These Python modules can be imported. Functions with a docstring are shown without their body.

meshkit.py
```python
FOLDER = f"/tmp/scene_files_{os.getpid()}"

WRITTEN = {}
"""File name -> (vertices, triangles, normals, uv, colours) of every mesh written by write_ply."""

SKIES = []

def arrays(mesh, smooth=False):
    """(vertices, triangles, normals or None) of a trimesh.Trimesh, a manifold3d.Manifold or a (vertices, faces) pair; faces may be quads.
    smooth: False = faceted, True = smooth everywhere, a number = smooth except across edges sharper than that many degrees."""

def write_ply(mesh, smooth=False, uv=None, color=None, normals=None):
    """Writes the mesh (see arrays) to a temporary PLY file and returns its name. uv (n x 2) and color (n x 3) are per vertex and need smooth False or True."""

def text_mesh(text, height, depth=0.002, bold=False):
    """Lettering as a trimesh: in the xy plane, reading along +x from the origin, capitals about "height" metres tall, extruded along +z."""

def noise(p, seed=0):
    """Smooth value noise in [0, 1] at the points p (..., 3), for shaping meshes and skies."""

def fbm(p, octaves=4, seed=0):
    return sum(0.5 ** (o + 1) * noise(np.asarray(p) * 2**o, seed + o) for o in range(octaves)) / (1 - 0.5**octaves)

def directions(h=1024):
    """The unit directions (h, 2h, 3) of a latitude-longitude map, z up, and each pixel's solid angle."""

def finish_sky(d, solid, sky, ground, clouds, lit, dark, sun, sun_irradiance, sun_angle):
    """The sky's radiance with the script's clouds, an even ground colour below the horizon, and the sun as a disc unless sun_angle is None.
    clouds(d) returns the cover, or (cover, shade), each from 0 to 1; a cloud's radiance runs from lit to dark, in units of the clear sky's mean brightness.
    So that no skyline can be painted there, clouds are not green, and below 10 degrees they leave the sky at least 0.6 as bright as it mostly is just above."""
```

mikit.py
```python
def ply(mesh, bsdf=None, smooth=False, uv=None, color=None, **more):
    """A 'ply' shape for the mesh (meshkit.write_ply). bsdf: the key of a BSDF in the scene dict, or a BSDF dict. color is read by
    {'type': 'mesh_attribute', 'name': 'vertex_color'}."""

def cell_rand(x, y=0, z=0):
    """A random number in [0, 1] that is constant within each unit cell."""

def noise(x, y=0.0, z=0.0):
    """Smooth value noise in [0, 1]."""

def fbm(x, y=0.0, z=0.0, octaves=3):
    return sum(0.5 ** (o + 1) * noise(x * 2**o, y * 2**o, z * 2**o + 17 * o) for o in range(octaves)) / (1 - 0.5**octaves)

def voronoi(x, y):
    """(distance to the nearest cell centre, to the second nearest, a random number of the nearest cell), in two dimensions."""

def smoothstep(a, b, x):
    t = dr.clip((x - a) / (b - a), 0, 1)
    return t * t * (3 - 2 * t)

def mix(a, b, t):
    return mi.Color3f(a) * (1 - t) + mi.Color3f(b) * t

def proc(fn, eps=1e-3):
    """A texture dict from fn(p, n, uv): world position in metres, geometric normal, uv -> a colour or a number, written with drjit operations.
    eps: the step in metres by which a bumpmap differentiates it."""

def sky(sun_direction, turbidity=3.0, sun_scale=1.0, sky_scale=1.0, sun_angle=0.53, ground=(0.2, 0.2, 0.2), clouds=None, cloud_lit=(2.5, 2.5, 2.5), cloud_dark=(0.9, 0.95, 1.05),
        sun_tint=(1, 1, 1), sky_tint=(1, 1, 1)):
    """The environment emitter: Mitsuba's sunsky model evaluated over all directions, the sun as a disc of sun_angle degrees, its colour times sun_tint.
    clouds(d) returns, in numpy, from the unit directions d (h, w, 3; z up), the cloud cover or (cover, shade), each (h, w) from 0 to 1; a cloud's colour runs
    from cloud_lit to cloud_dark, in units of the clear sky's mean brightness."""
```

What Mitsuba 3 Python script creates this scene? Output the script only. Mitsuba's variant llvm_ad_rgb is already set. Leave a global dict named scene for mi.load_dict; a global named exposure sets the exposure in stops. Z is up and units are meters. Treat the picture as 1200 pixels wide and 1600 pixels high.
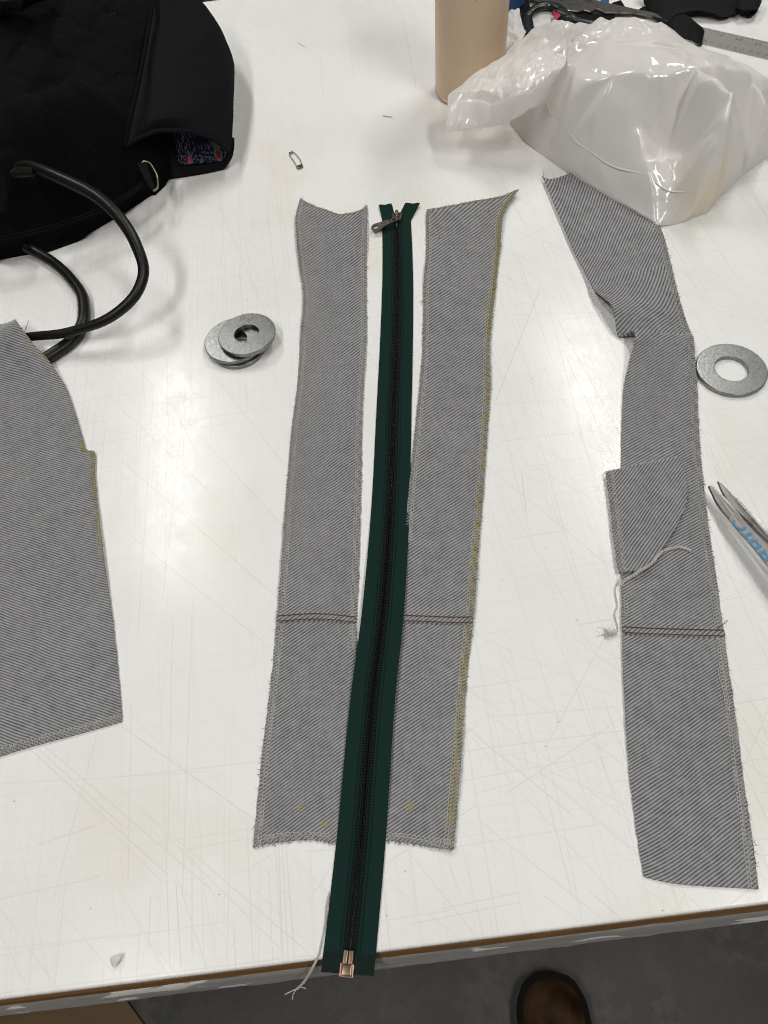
import math, random
import numpy as np
import trimesh, manifold3d
import mitsuba as mi
import drjit as dr
import mikit, meshkit
from mikit import proc, noise, fbm, voronoi, cell_rand, smoothstep, mix
from scipy.interpolate import PchipInterpolator, LinearNDInterpolator, CloughTocher2DInterpolator
from scipy.spatial import cKDTree, Delaunay
from shapely.geometry import Polygon, Point, LineString

rng = np.random.default_rng(7)
random.seed(7)
scene, labels = {}, {}
T = mi.ScalarTransform4f

# ------------------------------------------------------------------ camera, lamps, exposure
CAM = np.array([0.0, 0.0, 0.527])                      # the phone, half a metre over the tabletop (z = 0)
F_PX, PITCH, ROLL = 1153.0, math.radians(58.0), 0.124
FWD = np.array([0, math.cos(PITCH), -math.sin(PITCH)])
UP0 = np.array([0, math.sin(PITCH), math.cos(PITCH)])
RIGHT = math.sqrt(1 - ROLL ** 2) * np.array([1.0, 0, 0]) - ROLL * UP0
UP = ROLL * np.array([1.0, 0, 0]) + math.sqrt(1 - ROLL ** 2) * UP0
scene['camera'] = {'type': 'perspective', 'fov_axis': 'x', 'fov': math.degrees(2 * math.atan(600 / F_PX)),
                   'near_clip': 0.02, 'far_clip': 60.0,
                   'to_world': T().look_at(origin=CAM.tolist(), target=(CAM + FWD).tolist(), up=UP.tolist())}
exposure = 0.0
LAMP = (35.6, 34.9, 33.4)
LAMP_Z = 2.10                                          # ceiling fixtures above the tabletop
LAMP_X = (-0.90, 1.01)
LAMP_Y = (-0.52, 2.02)
FLOOR = -0.88


def at(x, y, z=0.0):
    """The point at height z that the photograph shows at pixel (x, y) of 1200 x 1600."""
    d = FWD + (x - 600) / F_PX * RIGHT - (y - 800) / F_PX * UP
    return CAM + d * ((z - CAM[2]) / d[2])


def px(pts, z=0.0):
    return np.array([at(*p) if len(p) == 3 else at(p[0], p[1], z) for p in pts])


# ------------------------------------------------------------------ bookkeeping
def put(key, mesh, bsdf, smooth=False, uv=None, color=None):
    if isinstance(mesh, tuple) and len(mesh[1]) and np.shape(mesh[1])[1] == 3:      # faces outwards
        v_, f_ = np.asarray(mesh[0], float), np.asarray(mesh[1])
        c_ = v_ - v_.mean(0)
        if bsdf != 'plastic' and np.einsum('ij,ij->i', c_[f_[:, 0]], np.cross(c_[f_[:, 1]], c_[f_[:, 2]])).sum() < 0:
            f_ = f_[:, ::-1]
        mesh = (v_, f_)
    k, n = key, 0
    while k in scene:
        n += 1
        k = f'{key}_{n:03d}'
    scene[k] = mikit.ply(mesh, bsdf, smooth=smooth, uv=uv, color=color)
    return k


def tag(key, label=None, cat=None, group=None, kind=None):
    d = labels.setdefault(key, {})
    for a, b in (('label', label), ('category', cat), ('group', group), ('kind', kind)):
        if b:
            d[a] = b
    return key


def stuff(key):
    labels.setdefault(key, {})['kind'] = 'stuff'
    return key


# ------------------------------------------------------------------ mesh helpers
def curve(pts, n):
    pts = np.asarray(pts, float)
    s = np.r_[0, np.cumsum(np.linalg.norm(np.diff(pts, axis=0), axis=1) + 1e-9)]
    return PchipInterpolator(s, pts, axis=0)(np.linspace(0, s[-1], n))


def smooth_curve(pts, n, k=3):
    c = curve(pts, n)
    for _ in range(k):
        c[1:-1] = (c[:-2] + 2 * c[1:-1] + c[2:]) / 4
    return c


def tube(p, r, sides=6, flat=1.0, cap=True):
    p = np.asarray(p, float)
    n = len(p)
    r = np.broadcast_to(np.asarray(r, float), (n,))
    t = np.gradient(p, axis=0)
    t /= np.linalg.norm(t, axis=1, keepdims=True) + 1e-12
    a = np.zeros_like(p)
    ref = np.array([0, 0, 1.0]) if abs(t[0, 2]) < 0.9 else np.array([1.0, 0, 0])
    cur = np.cross(t[0], ref)
    for i in range(n):
        cur = cur - t[i] * (cur @ t[i])
        cur /= np.linalg.norm(cur) + 1e-12
        a[i] = cur
    b = np.cross(t, a)
    ang = np.arange(sides) * 2 * np.pi / sides + np.pi / sides
    v = p[:, None] + r[:, None, None] * (np.cos(ang)[None, :, None] * a[:, None] + flat * np.sin(ang)[None, :, None] * b[:, None])
    i, j = np.meshgrid(np.arange(n - 1), np.arange(sides), indexing='ij')
    q = np.stack([i * sides + j, i * sides + (j + 1) % sides, (i + 1) * sides + (j + 1) % sides, (i + 1) * sides + j], -1).reshape(-1, 4)
    f = np.vstack([q[:, [0, 1, 2]], q[:, [0, 2, 3]]])
    v = v.reshape(-1, 3)
    if cap:
        v = np.vstack([v, p[:1], p[-1:]])
        k = np.arange(sides)
        f = np.vstack([f, np.stack([(k + 1) % sides, k, k * 0 + n * sides], 1),
                       np.stack([(n - 1) * sides + k, (n - 1) * sides + (k + 1) % sides, k * 0 + n * sides + 1], 1)])
    return v, f[:, ::-1] if np.dot(np.cross(a[0], b[0]), t[0]) < 0 else f


def join(parts):
    vs, fs, o = [], [], 0
    for v, f in parts:
        vs.append(np.asarray(v)); fs.append(np.asarray(f) + o); o += len(v)
    return np.vstack(vs), np.vstack(fs)


def vf(m):
    if hasattr(m, 'to_mesh'):
        m = m.to_mesh()
        return np.array(m.vert_properties[:, :3], float), np.array(m.tri_verts)
    return np.array(m.vertices), np.array(m.faces)


def grid_faces(nr, nc, flip=False):
    i, j = np.meshgrid(np.arange(nr - 1), np.arange(nc - 1), indexing='ij')
    q = np.stack([i * nc + j, i * nc + j + 1, (i + 1) * nc + j + 1, (i + 1) * nc + j], -1).reshape(-1, 4)
    f = np.vstack([q[:, [0, 1, 2]], q[:, [0, 2, 3]]])
    return f[:, ::-1] if flip else f


def shell(P, th, uv=None):
    """A sheet P (rows, columns, 3) given a thickness th below it, closed all round."""
    nr, nc = P.shape[:2]
    du, dv = np.gradient(P, axis=1), np.gradient(P, axis=0)
    n = np.cross(du, dv)
    n /= np.linalg.norm(n, axis=2, keepdims=True) + 1e-12
    if n[..., 2].mean() < 0:
        n = -n
    top, bot = P, P - n * th
    N = nr * nc
    f1 = grid_faces(nr, nc)
    v = np.vstack([top.reshape(-1, 3), bot.reshape(-1, 3)])
    a, b, c = (v[f1[:, k]] for k in range(3))
    if (np.cross(b - a, c - a) * n.reshape(-1, 3)[f1[:, 0]]).sum() < 0:
        f1 = f1[:, ::-1]
        s = True
    else:
        s = False
    f2 = f1[:, ::-1] + N
    ring = np.r_[np.arange(nc), np.arange(1, nr) * nc + nc - 1, (nr - 1) * nc + np.arange(nc - 2, -1, -1), np.arange(nr - 2, 0, -1) * nc]
    r2 = np.roll(ring, -1)
    side = np.vstack([np.stack([ring, r2, r2 + N], 1), np.stack([ring, r2 + N, ring + N], 1)])
    side = side if s else side[:, ::-1]
    # separate ring vertices keep the rim crisp
    ids = np.unique(side)
    remap = {k: 2 * N + i for i, k in enumerate(ids)}
    side = np.vectorize(remap.get)(side)
    v = np.vstack([v, v[ids]])
    f = np.vstack([f1, f2, side])
    if uv is None:
        return v, f
    uvf = uv.reshape(-1, 2)
    uvf = np.vstack([uvf, uvf])
    return v, f, np.vstack([uvf, uvf[ids]])


def patch(ctrl, nr, nc):
    """A smooth sheet through a grid of control points."""
    c = np.asarray(ctrl, float)
    a = PchipInterpolator(np.linspace(0, 1, c.shape[1]), c, axis=1)(np.linspace(0, 1, nc))
    return PchipInterpolator(np.linspace(0, 1, c.shape[0]), a, axis=0)(np.linspace(0, 1, nr))


def pxgrid(rows):
    return np.array([[at(*p) for p in r] for r in rows])


def rounded_box(lo, hi, r, seg=12):
    lo, hi = np.asarray(lo, float) + r, np.asarray(hi, float) - r
    s = manifold3d.Manifold.sphere(r, seg)
    return vf(manifold3d.Manifold.batch_hull([s.translate([x, y, z]) for x in (lo[0], hi[0]) for y in (lo[1], hi[1]) for z in (lo[2], hi[2])]))


def xf(mesh, M):
    v, f = mesh
    return v @ np.asarray(M)[:3, :3].T + np.asarray(M)[:3, 3], f


def frame(o, x, z=(0, 0, 1)):
    """A 4 x 4 placing local x along x and local z near z at o."""
    x = np.asarray(x, float); x = x / np.linalg.norm(x)
    z = np.asarray(z, float); z = z - x * (x @ z); z /= np.linalg.norm(z)
    M = np.eye(4)
    M[:3, 0], M[:3, 1], M[:3, 2], M[:3, 3] = x, np.cross(z, x), z, o
    return M


def revolve(profile, n=64):
    m = trimesh.creation.revolve(np.asarray(profile, float), sections=n)
    return np.array(m.vertices), np.array(m.faces)


def extrude(poly, h):
    m = trimesh.creation.extrude_polygon(poly, h, engine='earcut')
    return np.array(m.vertices), np.array(m.faces)


# ------------------------------------------------------------------ materials
def principled(color, rough=0.5, **more):
    c = color if isinstance(color, dict) else {'type': 'rgb', 'value': list(color)}
    return {'type': 'principled', 'base_color': c, 'roughness': rough, **more}


def two(b):
    return {'type': 'twosided', 'bsdf': b}


# straight knife and pen scratches on the laminate that the photo lets one trace: pixel ends, strength
SCRATCH = [((0, 1190), (75, 1405), .0), ((0, 1128), (260, 1365), .55), ((40, 1140), (330, 1390), .5), ((190, 1135), (440, 1310), .6), ((60, 1170), (190, 1290), .5),
           ((330, 580), (470, 760), .55), ((200, 560), (450, 830), .5), ((190, 640), (330, 770), .6), ((190, 720), (440, 940), .6), ((195, 830), (420, 1010), .5),
           ((262, 560), (258, 900), .55), ((290, 600), (255, 930), .5), ((240, 600), (215, 1000), .45), ((270, 960), (262, 1330), .5), ((300, 960), (285, 1400), .5),
           ((275, 1380), (283, 1510), .7), ((300, 1340), (300, 1490), .6), ((235, 1400), (232, 1480), .6), ((205, 1100), (200, 1380), .45), ((150, 1150), (85, 1400), .5),
           ((842, 455), (775, 625), .9), ((872, 500), (990, 720), .9), ((858, 480), (940, 800), .6), ((885, 560), (970, 740), .8), ((800, 500), (870, 720), .5),
           ((776, 632), (960, 618), .5), ((780, 690), (935, 672), .5), ((800, 492), (945, 488), .5), ((815, 740), (822, 800), .9), ((855, 425), (925, 452), .4),
           ((60, 1320), (150, 1290), .6), ((0, 1405), (155, 1370), .5), ((180, 1215), (405, 1190), .4), ((0, 1225), (330, 1205), .35), ((590, 180), (614, 183), .0),
           ((630, 30), (650, 135), .8), ((500, 85), (505, 160), .5), ((545, 35), (552, 125), .5), ((770, 255), (815, 345), .8), ((480, 240), (700, 215), .35),
           ((1110, 700), (1165, 900), .3), ((1095, 640), (1200, 640), .4), ((1160, 1120), (1200, 1190), .5), ((690, 1420), (810, 1395), .5), ((850, 1400), (905, 1440), .4),
           ((1075, 380), (1200, 520), .35), ((1040, 365), (1090, 450), .4), ((760, 1000), (960, 1090), .4), ((770, 1120), (960, 1105), .4), ((800, 1180), (985, 1260), .4),
           ((745, 1240), (960, 1180), .35), ((700, 1345), (720, 1400), .5), ((830, 1000), (930, 1290), .4), ((480, 1330), (520, 1328), .5)]
SEG = [(at(*a)[:2], at(*b)[:2], k) for a, b, k in SCRATCH if k > 0]


def table_marks(p):
    """How deep the scratches are at a point of the tabletop, 0 to 1."""
    x, y = p.x, p.y
    total = mi.Float(0)
    fams = [(90.5, .011, .30, .8, .00055), (89.4, .0065, .16, .55, .00045), (-47, .0085, .2, .4, .00045), (1.4, .009, .14, .35, .00045), (93.5, .0125, .2, .5, .0005), (88.2, .017, .22, .7, .0006), (92.8, .023, .4, .6, .0006), (0.6, .013, .18, .55, .00055), (-1.6, .03, .35, .5, .0006),
            (-50, .019, .30, .55, .0006), (-43, .031, .42, .5, .0006), (-57, .041, .25, .5, .0006), (48, .037, .2, .35, .0006), (103, .045, .3, .5, .0006), (-70, .05, .22, .5, .0006), (22, .06, .12, .4, .0006)]
    for k, (deg, sp, ln, pr, w) in enumerate(fams):
        c, s = math.cos(math.radians(deg)), math.sin(math.radians(deg))
        a, b = x * c + y * s + 5.0, y * c - x * s + 7.0
        j = dr.floor(b / sp)
        r1, r2, r3 = cell_rand(j, k, 1), cell_rand(j, k, 2), cell_rand(j, k, 3)
        aa = a / ln + r3 * 9.0
        m = dr.floor(aa)
        g = cell_rand(j, m, 11 + k)
        h = cell_rand(j, m, 41 + k)
        fr = aa - m
        mid = (j + 0.3 + 0.4 * r1) * sp + (fr - 0.5) * ln * 0.09 * (h - 0.5) + (h - .5) * sp * .3
        lo = 0.4 * cell_rand(j, m, 71 + k)
        on = smoothstep(lo, lo + .06, fr) * (1 - smoothstep(.94 - .3 * g, 1.0 - .3 * g, fr))
        d = dr.abs(b - mid)
        line = dr.maximum(0, 1 - d / w) * on * dr.select(g < pr, 0.25 + 0.75 * h * h, 0.0)
        total = dr.maximum(total, line * (0.55 + 0.0 * r2))
    dens = smoothstep(.28, .6, fbm(x * 4.0 + 3, y * 3.0, 0.0, 2))
    total = total * (0.35 + 0.65 * dens)
    for a, b, kk in SEG:
        ex, ey = float(b[0] - a[0]), float(b[1] - a[1])
        L2 = ex * ex + ey * ey
        t = dr.clip(((x - float(a[0])) * ex + (y - float(a[1])) * ey) / L2, 0, 1)
        dx, dy = x - float(a[0]) - t * ex, y - float(a[1]) - t * ey
        d = dr.sqrt(dx * dx + dy * dy)
        total = dr.maximum(total, dr.maximum(0, 1 - d / .00055) * float(kk) * .9)
    return total


def table_color(p, n, uv):
    base = mix((0.765, 0.765, 0.755), (0.735, 0.73, 0.712), smoothstep(.35, .8, fbm(p.x * 9, p.y * 9, 1.0, 3)))
    stain = smoothstep(.66, .8, fbm(p.x * 14 + 9, p.y * 11, 4.0, 3)) * 0.28
    base = mix(base, (0.70, 0.66, 0.56), stain)
    speck = voronoi(p.x * 45, p.y * 45)
    base = mix(base, (0.32, 0.29, 0.25), dr.select((speck[2] > .965) & (speck[0] < .025), 0.8, 0.0))
    return mix(base, (0.40, 0.375, 0.30), 0.62 * table_marks(p))


def table_rough(p, n, uv):
    return 0.10 + 0.11 * fbm(p.x * 60, p.y * 60, 2.0, 3) + 0.1 * fbm(p.x * 500, p.y * 500, 3.0, 2)


def table_bump(p, n, uv):
    return fbm(p.x * 420, p.y * 420, 0.0, 2) * 1.0 + fbm(p.x * 70, p.y * 70, 5.0, 2) * 2.0


TWILL = 0.0023


def denim_color(p, n, uv):
    """Twill: uv.x runs across the diagonal ribs, uv.y along them, in metres."""
    wob = (noise(uv.x * 55, uv.y * 55) - .5) * .0012
    rib = dr.sin(2 * math.pi * (uv.x + wob) / TWILL)
    # warp and weft yarns of uneven thickness
    a, b = (uv.x * .84 + uv.y * .54), (uv.x * .54 - uv.y * .84)
    slub = noise(a * 420, b * 140, 11.0) + noise(a * 140, b * 420, 12.0) - 1.0
    worn = fbm(uv.x * 24, uv.y * 24, 6.0, 3) - .5
    v = dr.clip(0.212 + 0.124 * rib + 0.038 * slub + 0.024 * worn, 0.03, 0.6)
    return mix((0.0, 0.0, 0.006), (0.973, 0.972, 0.974), v)


def tape_color(p, n, uv):
    h = dr.abs((uv.x * 900) - dr.floor(uv.x * 900) - .5) * 2
    d = (uv.y * 1100 + h * .8)
    t = d - dr.floor(d)
    return mix((0.0032, 0.0135, 0.0110), (0.0080, 0.0290, 0.0235), smoothstep(.2, .8, t) * .8 + .2 * noise(uv.x * 4000, uv.y * 4000))


def zinc_color(p, n, uv):
    s = fbm(p.x * 900, p.y * 900, p.z * 900, 3)
    return mix((0.19, 0.194, 0.19), (0.29, 0.295, 0.29), smoothstep(.3, .7, s))


def zinc_rough(p, n, uv):
    return 0.26 + 0.16 * fbm(p.x * 700, p.y * 700, p.z * 700, 2)


def zinc_bump(p, n, uv):
    return fbm(p.x * 1100, p.y * 1100, p.z * 1100, 2)


def concrete_color(p, n, uv):  # concrete tone lowered: the shadow of a person standing here is in the colour
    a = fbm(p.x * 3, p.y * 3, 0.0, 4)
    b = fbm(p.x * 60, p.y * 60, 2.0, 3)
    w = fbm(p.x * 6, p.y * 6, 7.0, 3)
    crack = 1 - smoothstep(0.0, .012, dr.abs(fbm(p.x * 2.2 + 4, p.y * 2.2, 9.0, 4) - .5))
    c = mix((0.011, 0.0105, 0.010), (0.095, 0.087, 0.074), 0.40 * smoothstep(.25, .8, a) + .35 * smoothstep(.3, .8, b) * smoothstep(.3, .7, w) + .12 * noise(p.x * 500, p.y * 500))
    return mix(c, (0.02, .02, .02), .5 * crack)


def wood_color(p, n, uv):
    g = fbm(p.x * 14, p.z * 900, p.y * 300, 3)
    return mix((0.07, 0.033, 0.012), (0.20, 0.11, 0.045), g)


def paint_edge_color(p, n, uv):
    g = fbm(p.x * 25, p.z * 700, p.y * 200, 4)
    chip = smoothstep(.66, .72, fbm(p.x * 30, p.z * 160, 3.0, 3))
    return mix(mix((0.17, 0.165, 0.155), (0.36, 0.35, 0.335), g), (0.66, 0.64, 0.60), chip)


def black_cloth_color(p, n, uv):
    g = fbm(p.x * 700, p.y * 700, p.z * 700, 2)
    lint = dr.select(cell_rand(dr.floor(p.x * 900), dr.floor(p.y * 900), dr.floor(p.z * 900)) > .9992, .10, 0.0)
    return mix((0.0018, 0.0018, 0.002), (0.0046, 0.0046, 0.005), g) + lint * .25


def gusset_color(p, n, uv):
    g = fbm(p.x * 700, p.y * 700, p.z * 700, 2)
    return mix((0.0024, 0.0026, 0.0038), (0.0052, 0.0055, 0.0078), g)


def leather_color(p, n, uv):
    g = fbm(p.x * 260, p.y * 260, p.z * 260, 3)
    return mix((0.003, 0.0028, 0.0028), (0.010, 0.0095, 0.009), g)


def lining_color(p, n, uv):
    x, y = uv.x, uv.y
    a = voronoi(x * 640, y * 480)
    dots = dr.select((a[0] < .30) & (a[2] > .35), 1.0, 0.0)
    c = mix((0.005, 0.006, 0.015), (0.09, 0.093, 0.12), dots)
    f = voronoi(x * 95 + 2.3, y * 70 + .6)
    leaf = dr.select((f[0] < .42) & (f[2] > .35), 1.0, 0.0)
    c = mix(c, (0.03, 0.09, 0.06), leaf * smoothstep(.45, .55, noise(x * 240, y * 240)))
    rose = dr.select((f[0] < .27) & (f[2] > .35), 1.0, 0.0)
    pet = noise(x * 420, y * 420, 3.0)
    return mix(c, mix((0.10, 0.008, 0.02), (0.30, 0.06, 0.09), smoothstep(.4, .8, pet)), rose)


def plastic_color(p, n, uv):
    corner = at(1112, 305, .02)
    d = dr.sqrt(dr.square(p.x - float(corner[0])) + dr.square(p.y - float(corner[1])) + dr.square(p.z - .02))
    y = (1 - smoothstep(.012, .055, d)) * (0.5 + 0.5 * fbm(p.x * 60, p.y * 60, p.z * 60, 3))
    c = mix((0.79, 0.768, 0.75), (0.74, 0.718, 0.70), fbm(p.x * 25, p.y * 25, p.z * 25, 3))
    return mix(c, (0.78, 0.69, 0.50), y * .9)


def bottle_color(p, n, uv):
    s = dr.select(cell_rand(dr.floor(p.x * 450), dr.floor(p.y * 450), dr.floor(p.z * 450)) > .9993, .5, 0.0)
    return mix((0.62, 0.465, 0.325), (0.27, .19, .12), s) * (0.97 + .06 * fbm(p.x * 40, p.y * 40, p.z * 40, 2))


def blade_color(p, n, uv):
    s = fbm(p.x * 220, p.y * 220, p.z * 220, 3)
    spot = smoothstep(.66, .74, fbm(p.x * 160 + 7, p.y * 160, p.z * 160, 3))
    return mix(mix((0.17, 0.167, 0.16), (0.28, 0.275, 0.265), s), (0.12, 0.09, 0.07), spot * .7)


def ruler_color(p, n, uv):
    g = fbm(uv.x * 30, uv.y * 2500, 0.0, 3)
    return mix((0.42, 0.40, 0.37), (0.62, 0.60, 0.56), g)


def kraft_color(p, n, uv):
    return mix((0.30, 0.225, 0.17), (0.42, 0.34, 0.27), fbm(p.x * 300, p.y * 300, p.z * 300, 3))


def board_color(p, n, uv):  # brown darkened to carry the standing person's shadow on the sheet
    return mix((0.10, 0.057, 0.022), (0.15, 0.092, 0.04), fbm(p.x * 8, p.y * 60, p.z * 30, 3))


def webbing_color(p, n, uv):
    a = uv.x * 700
    t = a - dr.floor(a)
    return mix((0.0035, 0.0035, 0.004), (0.012, 0.012, 0.0135), smoothstep(.2, .6, t) * noise(uv.x * 1400, uv.y * 1400))


def boot_color(p, n, uv):
    g = fbm(p.x * 30, p.y * 30, p.z * 30, 4)
    return mix((0.018, 0.009, 0.004), (0.075, 0.041, 0.018), smoothstep(.3, .75, g))


def thread_color(p, n, uv):
    return mix((0.34, 0.335, 0.315), (0.52, 0.51, 0.48), noise(p.x * 1500, p.y * 1500, p.z * 1500))


scene['table_white'] = {'type': 'bumpmap', 'arbitrary': proc(table_bump, eps=2e-4), 'scale': 2.2e-5,
                        'bsdf': principled(proc(table_color), proc(table_rough), specular=0.19)}
scene['wood_edge'] = principled(proc(wood_color), 0.55)
scene['paint_edge'] = principled(proc(paint_edge_color), 0.6)
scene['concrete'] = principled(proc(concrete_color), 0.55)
scene['denim'] = two(principled(proc(denim_color), 0.95, specular=0.15, sheen=0.25))
scene['denim_back'] = two(principled((0.16, 0.158, 0.162), 0.95, specular=0.15))
scene['thread'] = principled(proc(thread_color), 0.9, specular=0.2)
scene['thread_yellow'] = principled((0.42, 0.35, 0.11), 0.9, specular=0.2)
scene['thread_red'] = principled((0.115, 0.037, 0.028), 0.8, specular=0.2)
scene['thread_dark'] = principled((0.07, 0.07, 0.075), 0.9, specular=0.2)
scene['zip_tape'] = two(principled(proc(tape_color), 0.85, specular=0.12, sheen=0.1))
scene['zip_film'] = two(principled((0.0028, 0.0095, 0.0085), 0.7, specular=0.15))
scene['zip_coil'] = principled((0.0025, 0.005, 0.0046), 0.5, specular=0.2)
scene['bronze'] = principled((0.155, 0.128, 0.105), 0.36, metallic=0.85)
scene['gilt'] = principled((0.62, 0.44, 0.33), 0.22, metallic=1.0)
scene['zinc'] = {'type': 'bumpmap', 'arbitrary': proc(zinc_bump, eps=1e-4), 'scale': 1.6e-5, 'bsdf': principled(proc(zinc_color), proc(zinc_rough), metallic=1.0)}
scene['pin_steel'] = principled((0.22, 0.20, 0.17), 0.3, metallic=0.9)
scene['black_cloth'] = two(principled(proc(black_cloth_color), 0.95, specular=0.1))
scene['gusset_cloth'] = two(principled(proc(gusset_color), 0.85, specular=0.15))
scene['leather'] = principled(proc(leather_color), 0.40, specular=0.32)
scene['lining'] = two(principled(proc(lining_color), 0.9, specular=0.1))
scene['ring_brass'] = principled((0.24, 0.215, 0.17), 0.35, metallic=1.0)
scene['film_milky'] = {'type': 'principledthin', 'base_color': proc(plastic_color), 'roughness': 0.3, 'diff_trans': 1.0, 'eta': 1.5}
scene['film_gloss'] = two(principled(proc(plastic_color), 0.10, specular=0.8, clearcoat=0.8, clearcoat_gloss=0.96))
scene['plastic'] = {'type': 'blendbsdf', 'weight': 0.55, 'a': {'type': 'ref', 'id': 'film_milky'}, 'b': {'type': 'ref', 'id': 'film_gloss'}}
scene['bottle_paint'] = principled(proc(bottle_color), 0.42, specular=0.4)
scene['blade_steel'] = principled(proc(blade_color), 0.34, metallic=0.85)
scene['handle_black'] = principled((0.012, 0.015, 0.016), 0.4)
scene['handle_red'] = principled((0.42, 0.012, 0.06), 0.45)
scene['pale_ink'] = principled((0.45, 0.46, 0.45), 0.7)
scene['kraft'] = principled(proc(kraft_color), 0.7)
scene['blue_ink'] = principled((0.028, 0.21, 0.44), 0.5)
scene['ruler_steel'] = principled(proc(ruler_color), 0.38, metallic=0.8)
scene['black_ink'] = principled((0.04, 0.04, 0.04), 0.6)
scene['webbing'] = two(principled(proc(webbing_color), 0.8, specular=0.2))
scene['scrap_cloth'] = two(principled((0.006, 0.006, 0.007), 0.9, specular=0.15))
scene['blue_card'] = principled((0.018, 0.075, 0.19), 0.5)
scene['boot_leather'] = principled(proc(boot_color), 0.38, specular=0.5)
scene['rubber'] = principled((0.006, 0.0055, 0.005), 0.85, specular=0.15)
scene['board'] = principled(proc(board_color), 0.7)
scene['lamp_case'] = principled((0.7, 0.7, 0.7), 0.5)

# ------------------------------------------------------------------ the setting: floor, table, ceiling lamps
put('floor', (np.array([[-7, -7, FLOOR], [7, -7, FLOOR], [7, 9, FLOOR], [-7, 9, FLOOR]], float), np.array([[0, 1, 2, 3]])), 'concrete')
tag('floor', 'dark worn concrete floor below the table edge, with shade put into its colour', kind='structure')

for lx in LAMP_X:
    for ly in LAMP_Y:
        n = 0
        k = 'ceiling_lamp'
        while k + '__tube' in scene:
            n += 1
            k = f'ceiling_lamp_{n:03d}'
        hw, hl = 0.095, 0.60
        case = trimesh.creation.box((0.19, 1.26, 0.05)); case.apply_translation((lx, ly, LAMP_Z + 0.031))
        put(k + '__case', vf(case), 'lamp_case')
        q = np.array([[lx - hw, ly - hl, LAMP_Z], [lx - hw, ly + hl, LAMP_Z], [lx + hw, ly + hl, LAMP_Z], [lx + hw, ly - hl, LAMP_Z]])
        scene[k + '__tube'] = mikit.ply((q, np.array([[0, 1, 2, 3]])), 'lamp_case')
        scene[k + '__tube']['emitter'] = {'type': 'area', 'radiance': {'type': 'rgb', 'value': list(LAMP)}}
        tag(k, f"{'left' if lx < 0 else 'right'} white strip light on the ceiling above the {'front' if ly < 0 else 'back'} of the table", 'ceiling lamp', 'strip lights above the table')

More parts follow.
